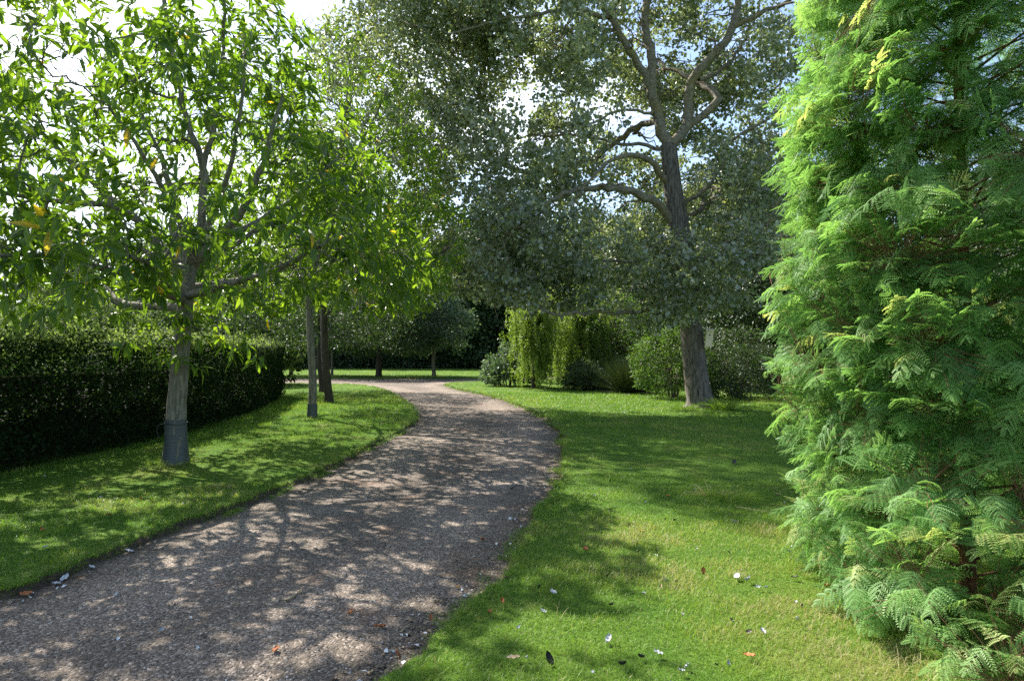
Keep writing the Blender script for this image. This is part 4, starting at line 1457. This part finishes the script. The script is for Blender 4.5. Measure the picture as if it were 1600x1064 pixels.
for v_ in range(6):
    tv, tf = spray_template(rngr, 5, 9)
    i = np.arange(len(pos)) % 6 == v_
    fr = basis(dirs[i], nrm(np.array([-.15, 0.1, 1.0]) + outv[i] * .45 + rngr.normal(0, .35, (i.sum(), 3))))
    V_, F_ = scatter(tv, tf, pos[i], fr, szs[i])
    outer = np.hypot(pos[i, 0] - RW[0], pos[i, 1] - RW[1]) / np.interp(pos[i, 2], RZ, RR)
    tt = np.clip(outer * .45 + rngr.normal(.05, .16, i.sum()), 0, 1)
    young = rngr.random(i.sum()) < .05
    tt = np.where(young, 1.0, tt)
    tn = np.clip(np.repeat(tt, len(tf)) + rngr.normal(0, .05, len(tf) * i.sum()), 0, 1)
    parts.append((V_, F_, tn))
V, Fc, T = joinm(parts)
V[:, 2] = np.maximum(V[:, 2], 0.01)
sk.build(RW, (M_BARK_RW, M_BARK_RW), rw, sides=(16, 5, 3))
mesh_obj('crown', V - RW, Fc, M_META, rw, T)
print('redwood sprays', len(pos), 'faces', len(Fc))


# ------------------------------------------------------------------ lawn grass (blades), gravel stones, litter
rngg = np.random.default_rng(100)


def grass_field(N, r0, r1, az0, az1, power, hgt, wid, segs, seed):
    rng = np.random.default_rng(seed)
    u = rng.random(N)
    # density falls as r**-power per area -> pdf of r ~ r**(1-power)
    e = 2 - power
    r = (r0 ** e + u * (r1 ** e - r0 ** e)) ** (1 / e) if abs(e) > 1e-6 else r0 * (r1 / r0) ** u
    a_ = np.radians(rng.uniform(az0, az1, N))
    x, y = r * np.sin(a_), r * np.cos(a_)
    sd_ = drive_sd(x, y) + edge_wob(x, y)
    ok = sd_ < -0.015
    # bare shade under the hedge
    x, y, r, sd_ = x[ok], y[ok], r[ok], sd_[ok]
    hd = np.full(len(x), 9.0)
    hx = np.interp(y, HP[:, 1], HP[:, 0])
    hd = x - hx
    ok = ~((hd < -0.05) & (hd > -HT) & (y < 24.6))
    x, y, r, sd_ = x[ok], y[ok], r[ok], sd_[ok]
    n_ = len(x)
    z = ground_z(x, y, sd_) - .005
    big = fbm(xy(x, y, .5), 3, 71)
    mid_ = fbm(xy(x, y, 2.6), 3, 72)
    th = rng.random(n_) * 2 * pi
    lean = rng.uniform(.1, .95, n_)
    dr = nrm(np.stack([np.cos(th) * lean, np.sin(th) * lean, np.ones(n_)], -1))
    h_ = hgt * rng.uniform(.4, 1.3, n_) * (.3 + 1.5 * mid_) * np.where(rng.random(n_) < .03, 1.7, 1) * np.clip(r / 9, 1, 2.2)
    # taller fringe along the edge of the drive
    h_ *= 1 + .5 * np.exp(-np.abs(sd_) * 9) * rng.random(n_)
    w_ = wid * rng.uniform(.7, 1.3, n_) * np.clip(r / 4.5, .8, 9)
    side = np.stack([-np.sin(th + rng.normal(0, .8, n_)), np.cos(th + rng.normal(0, .8, n_)), np.zeros(n_)], -1)
    b_ = np.stack([x, y, z], -1)
    bend = np.stack([np.cos(th), np.sin(th), -np.ones(n_) * .5], -1)
    if segs == 2:
        mpt = b_ + dr * (h_ * .55)[:, None]
        tp = b_ + dr * h_[:, None] + bend * (h_ * .28)[:, None]
        V_ = np.stack([b_ - side * w_[:, None] / 2, b_ + side * w_[:, None] / 2, mpt - side * w_[:, None] * .4, mpt + side * w_[:, None] * .4, tp], 1).reshape(-1, 3)
        f_ = np.array([[0, 1, 3], [0, 3, 2], [2, 3, 4]])
    else:
        tp = b_ + dr * h_[:, None] + bend * (h_ * .15)[:, None]
        V_ = np.stack([b_ - side * w_[:, None] / 2, b_ + side * w_[:, None] / 2, tp], 1).reshape(-1, 3)
        f_ = np.array([[0, 1, 2]])
    F_ = (f_[None] + (np.arange(n_) * (5 if segs == 2 else 3))[:, None, None]).reshape(-1, 3)
    # dryness: patches, the verge, and the near right of the lawn
    dry = .62 * smooth(.50, .70, big) + .25 * np.exp(-np.abs(sd_) * 5) * mid_
    dry = dry + .75 * np.exp(-(((x - 2.4) / 1.9) ** 2 + ((y - 4.6) / 2.0) ** 2)) * (mid_ + .3)
    t_ = np.clip(rng.random(n_) * .5 + (mid_ - .5) * 1.0 + dry * rng.uniform(.2, .75, n_), 0, .99)
    t_ = np.where(rng.random(n_) < .02 + .10 * dry, .985, t_)
    return V_, F_, np.repeat(t_, len(f_))


def fringe(N, seed):
    rng = np.random.default_rng(seed)
    E = np.vstack([resample(LE[6:], .05), resample(RE[6:], .05)])
    E = E[(E[:, 1] > 2.4) & (E[:, 1] < 40)]
    pr = 1 / np.maximum(E[:, 1], 3) ** .8
    e = E[rng.choice(len(E), N, p=pr / pr.sum())]
    x = e[:, 0] + rng.normal(0, .07, N)
    y = e[:, 1] + rng.normal(0, .07, N)
    sd_ = drive_sd(x, y) + edge_wob(x, y)
    den = fbm(xy(x, y, 2.3), 3, 77)
    ok = ((sd_ < .02) & (den > .36)) | ((sd_ < .16) & (den > .60))
    x, y, sd_ = x[ok], y[ok], sd_[ok]
    n_ = len(x)
    z = np.where(sd_ < .02, ground_z(x, y, sd_), drive_z(x, y, sd_)) - .004
    th = rng.random(n_) * 2 * pi
    dr = nrm(np.stack([np.cos(th) * .8, np.sin(th) * .8, np.full(n_, .8)], -1))
    sc_r = np.clip(np.hypot(x, y) / 5, .9, 4)
    h_ = rng.uniform(.03, .085, n_) * sc_r ** .3
    w_ = .003 * sc_r
    side = np.stack([-np.sin(th), np.cos(th), np.zeros(n_)], -1)
    b_ = np.stack([x, y, z], -1)
    m_ = b_ + dr * (h_ * .55)[:, None]
    tp = b_ + dr * h_[:, None] + np.stack([np.cos(th), np.sin(th), -np.ones(n_)], -1) * (h_ * .35)[:, None]
    V_ = np.stack([b_ - side * w_[:, None] / 2, b_ + side * w_[:, None] / 2, m_ - side * w_[:, None] * .4, m_ + side * w_[:, None] * .4, tp], 1).reshape(-1, 3)
    f_ = np.array([[0, 1, 3], [0, 3, 2], [2, 3, 4]])
    return V_, (f_[None] + (np.arange(n_) * 5)[:, None, None]).reshape(-1, 3), np.repeat(np.clip(rng.random(n_) * .7 + .25 * (rng.random(n_) < .3), 0, .99), 3)


V, Fc, T = joinm([fringe(60000, 12), grass_field(330000, 2.7, 9, -52, 50, .9, .042, .0030, 2, 1), grass_field(420000, 9, 26, -50, 45, 1.2, .032, .0030, 1, 2), grass_field(170000, 26, 74, -42, 42, 1.4, .026, .0030, 1, 3)])
gr = mesh_obj('grass', V, Fc, M_GRASS, None, T)
gr['kind'] = 'stuff'
gr['label'] = 'short mown grass with dry yellow patches covering both lawns'
print('grass', len(Fc))

# loose stones
ico = np.array([(0, 0, 1), (.9, 0, .3), (.3, .85, .25), (-.75, .5, .3), (-.7, -.55, .25), (.35, -.85, .3), (0, 0, -.6)], float)
icf = np.array([(0, 1, 2), (0, 2, 3), (0, 3, 4), (0, 4, 5), (0, 5, 1), (6, 2, 1), (6, 3, 2), (6, 4, 3), (6, 5, 4), (6, 1, 5)])
M_STONE, n, out = newmat('loose_stone')
at = n.nodes.new('ShaderNodeAttribute')
at.attribute_name = 'tint'
c = ramp(n, at.outputs['Fac'], [(0, (0.08, 0.065, 0.055)), (.5, (0.17, 0.14, 0.12)), (.85, (0.27, 0.225, 0.19)), (1, (0.62, 0.60, 0.57))])
pb = n.nodes.new('ShaderNodeBsdfPrincipled')
n.links.new(c, pb.inputs['Base Color'])
pb.inputs['Roughness'].default_value = 0.75
n.links.new(pb.outputs[0], out.inputs[0])


def stones(N, r0, r1, seed, size, edge=False):
    rng = np.random.default_rng(seed)
    u = rng.random(N)
    r = r0 * (r1 / r0) ** u
    a_ = np.radians(rng.uniform(-50, 30, N))
    x, y = r * np.sin(a_), r * np.cos(a_)
    s_ = drive_sd(x, y) + edge_wob(x, y)
    ok = (s_ > .05) if not edge else ((s_ > .03) & (s_ < .32))
    x, y, r, s_ = x[ok], y[ok], r[ok], s_[ok]
    n_ = len(x)
    z = drive_z(x, y, s_)
    sz = (size[0] + (size[1] - size[0]) * rng.random(n_) ** 4)[:, None] * np.clip(r / 7, 1, 1.8)[:, None] * np.stack([rng.uniform(.7, 1.3, n_), rng.uniform(.6, 1.1, n_), rng.uniform(.35, .7, n_)], -1)
    d = nrm(np.stack([rng.normal(0, 1, n_), rng.normal(0, 1, n_), rng.normal(0, .15, n_)], -1))
    V_, F_ = scatter(ico, icf, np.stack([x, y, z + sz[:, 2] * .3], -1), basis(d, np.repeat([[0, 0, 1.0]], n_, 0)), sz)
    t_ = np.clip(rng.beta(2, 2.6, n_), 0, .9)
    t_ = np.where(rng.random(n_) < .045, 1.0, t_)
    return V_, F_, np.repeat(t_, len(icf))


V, Fc, T = joinm([stones(70000, 2.6, 20, 7, (.0022, .010)), stones(30000, 3, 24, 8, (.003, .014), True)])
st_ = mesh_obj('gravel', V, Fc, M_STONE, None, T)
st_['kind'] = 'stuff'
st_['label'] = 'loose pinkish grey stones scattered over the drive'

# litter of small dry leaves, mostly banked against the turf edges
M_LIT, n, out = newmat('dry_leaf')
at = n.nodes.new('ShaderNodeAttribute')
at.attribute_name = 'tint'
c = ramp(n, at.outputs['Fac'], [(0, (0.03, 0.025, 0.022)), (.3, (0.10, 0.075, 0.05)), (.55, (0.24, 0.16, 0.09)), (.75, (0.36, 0.30, 0.22)), (1, (0.62, 0.63, 0.62))])
pb = n.nodes.new('ShaderNodeBsdfPrincipled')
n.links.new(c, pb.inputs['Base Color'])
pb.inputs['Roughness'].default_value = 0.6
n.links.new(pb.outputs[0], out.inputs[0])


def litter(N, r0, r1, seed, where):
    rng = np.random.default_rng(seed)
    r = r0 * (r1 / r0) ** rng.random(N)
    a_ = np.radians(rng.uniform(-50, 40, N))
    x, y = r * np.sin(a_), r * np.cos(a_)
    s_ = drive_sd(x, y) + edge_wob(x, y)
    if where == 'edge':
        dens = fbm(xy(x, y, 1.1), 2, 44)
        ok = (s_ > .0) & (s_ < .22) & (rng.random(N) < smooth(.3, .65, dens))
    elif where == 'drive':
        ok = (s_ > .2)
    else:
        ok = (s_ < -.05) & (x > -6.2)
    x, y, s_ = x[ok], y[ok], s_[ok]
    n_ = len(x)
    z = np.where(s_ > 0.03, drive_z(x, y, s_) + .012, ground_z(x, y, s_) + .03)
    d = nrm(np.stack([rng.normal(0, 1, n_), rng.normal(0, 1, n_), rng.normal(0, .35, n_)], -1))
    V_, F_ = scatter(ML[0] * np.array([1, 1.1, 1.5]), ML[1], np.stack([x, y, z], -1), basis(d, nrm(np.array([0, 0, 1.0]) + rng.normal(0, .5, (n_, 3)))), rng.uniform(.014, .045, n_))
    t_ = rng.random(n_)
    t_ = np.where(rng.random(n_) < .25, 1.0, t_ * .75)
    return V_, F_, np.repeat(t_, len(ML[1]))


V, Fc, T = joinm([litter(26000, 3, 30, 17, 'edge'), litter(420, 3, 14, 18, 'drive')])
lt = mesh_obj('leaf_litter', V, Fc, M_LIT, None, T)
lt['kind'] = 'stuff'
lt['label'] = 'crumbs of dry leaves and twigs banked along the turf edges'

# single fallen leaves and twigs one can point at
M_WHITE = plainmat('leaf_underside', [(.3, (.30, .31, .31)), (.7, (.62, .63, .63))], 30, .7)
M_BLACK = plainmat('blackened_leaf', [(.3, (.012, .012, .012)), (.7, (.05, .045, .04))], 30, .5)
M_ORNG = plainmat('orange_dry_leaf', [(.3, (.30, .09, .03)), (.7, (.46, .17, .06))], 30, .7)
M_TAN = plainmat('tan_dry_leaf', [(.3, (.30, .22, .13)), (.7, (.46, .36, .23))], 30, .7)
M_YEL = plainmat('yellow_dry_leaf', [(.3, (.50, .30, .04)), (.7, (.62, .42, .08))], 30, .6)


def curled(seed, L, wr, curl, lobes=0):
    """a dry leaf as a curled closed sheet with a little thickness"""
    rng = np.random.default_rng(seed)
    nx_, ny_ = 9, 5
    V_, F_ = [], []
    for lay in (0, 1):
        for i in range(nx_):
            t = i / (nx_ - 1)
            w_ = wr * L * (sin(pi * min(1, .08 + t * .92)) ** .7) * (1 + (.25 * sin(i * 2.6) if lobes else 0))
            for j in range(ny_):
                s_ = (j / (ny_ - 1) - .5) * 2
                x = (t - .5) * L
                y = s_ * w_ * (1 - .35 * curl)
                z = curl * L * (.35 * s_ * s_ * wr * 2 + .25 * (t - .5) ** 2 * 2) + .004 * sin(i * 2.1 + j + seed) + lay * .0012
                V_.append((x, y, z))
    for lay in (0, 1):
        o0 = lay * nx_ * ny_
        for i in range(nx_ - 1):
            for j in range(ny_ - 1):
                q = [o0 + i * ny_ + j, o0 + i * ny_ + j + 1, o0 + (i + 1) * ny_ + j + 1, o0 + (i + 1) * ny_ + j]
                F_.append(q if lay else q[::-1])
    return np.array(V_), np.array(F_)


def place_on(px, py, lift):
    z = 0.0
    for _ in range(3):
        g_ = G(px, py, z)
        s_ = drive_sd(np.array([g_[0]]), np.array([g_[1]]))[0]
        z = (drive_z(np.array([g_[0]]), np.array([g_[1]]))[0] + .008) if s_ > .06 else ground_z(np.array([g_[0]]), np.array([g_[1]]))[0] + .022
    return np.array([g_[0], g_[1], z + lift]), s_ > .06


leaf_list = [
    # px, py, length, material, label
    (434, 1013, .085, 'o', 'orange dry redwood spray on the near drive, the lowest one in the picture'),
    (594, 977, .10, 'o', 'largest orange dry leaf spray on the drive, near the right turf edge'),
    (549, 955, .07, 'o', 'orange dry spray on the drive above and left of the largest one'),
    (754, 842, .07, 'o', 'orange dry spray on the drive near the bend of the right turf edge'),
    (772, 797, .05, 't', 'small tan leaf on the drive under the mossy patch'),
    (622, 1020, .075, 'o', 'upright russet leaf on the right verge of the drive'),
    (582, 1047, .07, 't', 'tan curled leaf at the right verge, lowest on the drive'),
    (674, 962, .05, 'o', 'small russet leaf on the right verge above the upright one'),
    (716, 916, .045, 'y', 'small yellow leaf on the drive by the right verge'),
    (714, 868, .05, 't', 'pale tan leaf lying on open gravel left of the yellow leaf'),
    (785, 938, .065, 'o', 'russet leaf in the grass just right of the drive edge'),
    (766, 955, .05, 'o', 'orange leaf in the grass beside two white flecks'),
    (800, 1025, .10, 't', 'long curled tan leaf in the near grass'),
    (858, 1027, .095, 'b', 'black curled leaf standing up in the near grass'),
    (950, 997, .075, 'w', 'large white leaf underside in the near grass'),
    (1027, 1018, .065, 'w', 'white rolled leaf in the near grass right of the large white one'),
    (972, 1036, .07, 'b', 'black leaf below the large white one in the near grass'),
    (1062, 1046, .05, 'w', 'small white leaf close to the bottom of the picture'),
    (1150, 900, .09, 'w', 'big white leaf of the cluster in the middle of the lawn'),
    (1167, 905, .075, 'w', 'second white leaf of the cluster in the middle of the lawn'),
    (1182, 916, .05, 'w', 'small white leaf just right of the white cluster'),
    (1097, 890, .07, 'o', 'russet upright leaf left of the white cluster'),
    (1031, 917, .07, 't', 'tan leaf on the lawn beside a small tuft'),
    (1004, 926, .05, 'w', 'small white leaf left of the tan one on the lawn'),
    (864, 924, .075, 'w', 'white and grey leaf alone in the dark grass near the drive'),
    (842, 917, .055, 'b', 'black leaf beside the white and grey one'),
    (1189, 985, .065, 'w', 'white leaf right of the black one on the sunny lawn'),
    (1168, 985, .05, 'b', 'black leaf left of the white one on the sunny lawn'),
    (1244, 966, .05, 'w', 'white leaf on the sunny lawn toward the redwood'),
    (1240, 901, .06, 'b', 'black leaf on the sunny lawn above the white one near the redwood'),
    (1230, 861, .06, 'b', 'black leaf on the lawn nearest the redwood shade'),
    (1146, 815, .055, 'w', 'white leaf just below the flopped grass tuft'),
    (1053, 813, .07, 'b', 'dark leaf left of the flopped grass tuft'),
    (1001, 829, .06, 'y', 'bright orange yellow leaf on the mid lawn'),
    (995, 850, .05, 'y', 'yellowish leaf just below the brighter yellow one'),
    (915, 858, .09, 'o', 'long russet leaf in the shaded lawn near the drive'),
    (1042, 775, .09, 'o', 'russet leaf left of the flopped grass tuft, in shade'),
    (1215, 773, .11, 't', 'straight brown leaf right of the flopped grass tuft'),
    (1245, 785, .08, 'w', 'white leaf at the edge of the redwood foliage'),
    (1146, 722, .12, 'b', 'black leaf on the lawn above the flopped grass tuft'),
    (1023, 868, .05, 'w', 'small white leaf on the mid lawn below the yellow ones'),
    (1290, 915, .085, 'o', 'orange brown leaf by the low redwood boughs'),
    (1168, 1022, .08, 'o', 'peach coloured leaf near the bottom of the sunny lawn'),
    (105, 902, .10, 'w', 'white crumpled leaf lying against the left turf edge'),
    (92, 911, .09, 'w', 'second white crumpled leaf against the left turf edge'),
    (128, 902, .08, 't', 'tan leaf right of the two white crumpled ones'),
    (45, 910, .10, 'o', 'rusty leaf in the left turf edge'),
    (146, 873, .08, 'w', 'white leaf further up the left turf edge'),
    (205, 855, .09, 'w', 'white leaf against the left turf edge below the long grass'),
    (68, 828, .07, 'o', 'orange leaf on the left lawn, farthest left'),
    (172, 804, .07, 'o', 'orange leaf in the middle of the left lawn'),
    (165, 768, .08, 'o', 'russet leaf on the left lawn below the hedge shadow'),
    (222, 779, .06, 'o', 'small orange leaf on the left lawn toward the drive'),
    (256, 982, .045, 'w', 'white fleck on the near drive'),
    (186, 927, .05, 'w', 'pale fleck on the drive below the left edge'),
    (1085, 765, .06, 'w', 'small white leaf in the shade left of the tuft'),
    (918, 764, .06, 'w', 'small white leaf on the shaded lawn by the drive bend'),
    (975, 645, .12, 'w', 'white leaf far up the right lawn'),
]
mats = {'o': M_ORNG, 't': M_TAN, 'b': M_BLACK, 'w': M_WHITE, 'y': M_YEL}
for k, (px, py, L_, mk, lab) in enumerate(leaf_list):
    q, ondrive = place_on(px, py, 0.004)
    V, Fq = curled(k, L_ * .78, .34 if mk != 't' else .2, (.3, .9, .6)[k % 3] if not ondrive else .35, lobes=mk == 'o')
    V[:, 2] -= V[:, 2].min()
    o = mesh_obj('fallen_leaf', V, Fq, mats[mk], None, smooth=True)
    o.location = tuple(q)
    o.rotation_euler = (rngg.normal(0, .25), rngg.normal(0, .25) - (.9 if 'upright' in lab or 'standing' in lab else 0), rngg.random() * 6.28)
    tag(o, lab, 'leaf', 'fallen leaves')

# plain small ones, too alike to tell apart
cnt = 0
for k in range(100):
    r = 3.3 * (14 / 3.3) ** rngg.random()
    a_ = radians(rngg.uniform(-40, 26))
    x, y = r * sin(a_), r * cos(a_)
    s_ = drive_sd(np.array([x]), np.array([y]))[0]
    hx = np.interp(y, HP[:, 1], HP[:, 0])
    if x < hx + .1 or s_ > -.08 or (x < 0 and rngg.random() < .6):
        continue
    z = ground_z(np.array([x]), np.array([y]))[0] + .022
    w_ = rngg.random() < .62
    V, Fq = curled(k + 200, rngg.uniform(.02, .042), .36, rngg.uniform(.3, 1))
    V[:, 2] -= V[:, 2].min()
    o = mesh_obj('fallen_leaf', V, Fq, M_WHITE if w_ else M_BLACK, None, smooth=True)
    o.location = (x, y, z)
    o.rotation_euler = (rngg.normal(0, .4), rngg.normal(0, .4), rngg.random() * 6.28)
    if w_:
        tag(o, 'tiny white fallen leaf in the grass', 'leaf', 'tiny white leaves dotting the lawn')
    else:
        tag(o, 'tiny black fallen leaf in the grass', 'leaf', 'tiny black leaves dotting the lawn')
    cnt += 1
print('tiny leaves', cnt)

for k, (pts, r_, lab, dry) in enumerate([
        ([(518, 912), (526, 926), (534, 940), (522, 946)], .0035, 'hooked bare twig lying on the near drive', 0),
        ([(582, 1003), (592, 1009), (603, 1017)], .005, 'short straight twig on the drive by the right verge', 0),
        ([(626, 986), (634, 978), (640, 973)], .006, 'stubby pale twig on the drive below the large orange spray', 1),
        ([(713, 829), (722, 831), (728, 838)], .0035, 'small pale hooked twig on open gravel', 1),
        ([(449, 936), (462, 928), (474, 918)], .008, 'pale broken stick on the drive in a sun fleck', 1),
        ([(146, 1030), (158, 1039), (168, 1045)], .0035, 'dark bent twig on the nearest gravel at the left', 0),
        ([(740, 735), (765, 736), (790, 737)], .006, 'long dark twig across the drive at the bend', 0),
        ([(1150, 791), (1180, 796), (1208, 800)], .004, 'long straw stalk lying right of the flopped tuft', 1),
        ([(798, 763), (806, 758), (818, 757)], .008, 'dark stick by the mossy patch of the drive', 0)]):
    c = catmull([place_on(x_, y_, .003)[0] for x_, y_ in pts], 5)
    rr_ = np.linspace(r_, r_ * .5, len(c))
    V, Fq = tubes([c], [rr_], 6)
    o = mesh_obj('fallen_twig', V - c[0], Fq, M_TAN if dry else M_TWIG, None, smooth=True)
    o.location = tuple(c[0])
    tag(o, lab, 'twig', 'twigs on the ground')


# ------------------------------------------------------------------ tall dark boundary hedge along the back of the far lawn
rngd = np.random.default_rng(31)
DP = resample(catmull([(-60, 66), (-40, 62.5), (-20, 61.5), (0, 60.5), (20, 57), (45, 53)], 10), .5)
dh = thing('boundary_hedge', 'very dark tall hedge closing off the far lawn beyond the cross path', 'hedge', (DP[60][0], DP[60][1], 0))
db = np.array(dh.location)
N = 60000
i = rngd.random(N) * (len(DP) - 1.01)
j = i.astype(int)
c = DP[j] + (DP[j + 1] - DP[j]) * (i - j)[:, None]
hh = 4.6 + 3.2 * (fbm(xy(c[:, 0], c[:, 1], .25), 3, 7) - .5) * 2
z = hh * rngd.random(N) ** .9
p = np.stack([c[:, 0], c[:, 1] + rngd.random(N) * .5 + (fbm(np.stack([c[:, 0] * .6, c[:, 1], z * .8], -1), 3, 9) - .5) * 1.6, np.maximum(z, .1)], -1)
V, Fc = scatter(QL[0], QL[1], p, basis(nrm(rngd.normal(0, 1, p.shape)), nrm(rngd.normal(0, 1, p.shape) + np.array([0, -.6, .6]))), rngd.uniform(.14, .28, N))
mesh_obj('foliage', V - db, Fc, M_FAR, dh, np.clip(rngd.random(N), 0, 1))
t_ = np.repeat(DP, 2, 0)
V = np.array([(a_[0], a_[1] + dy_, z_) for a_ in DP for dy_, z_ in ((1.0, 0), (1.0, 4.2), (2.6, 4.2), (2.6, 0))])
Fq = np.array([[k * 4 + q, (k + 1) * 4 + q, (k + 1) * 4 + q + 1, k * 4 + q + 1] for k in range(len(DP) - 1) for q in range(3)])
mesh_obj('inner_twigs', V - db, Fq, M_CORE, dh)
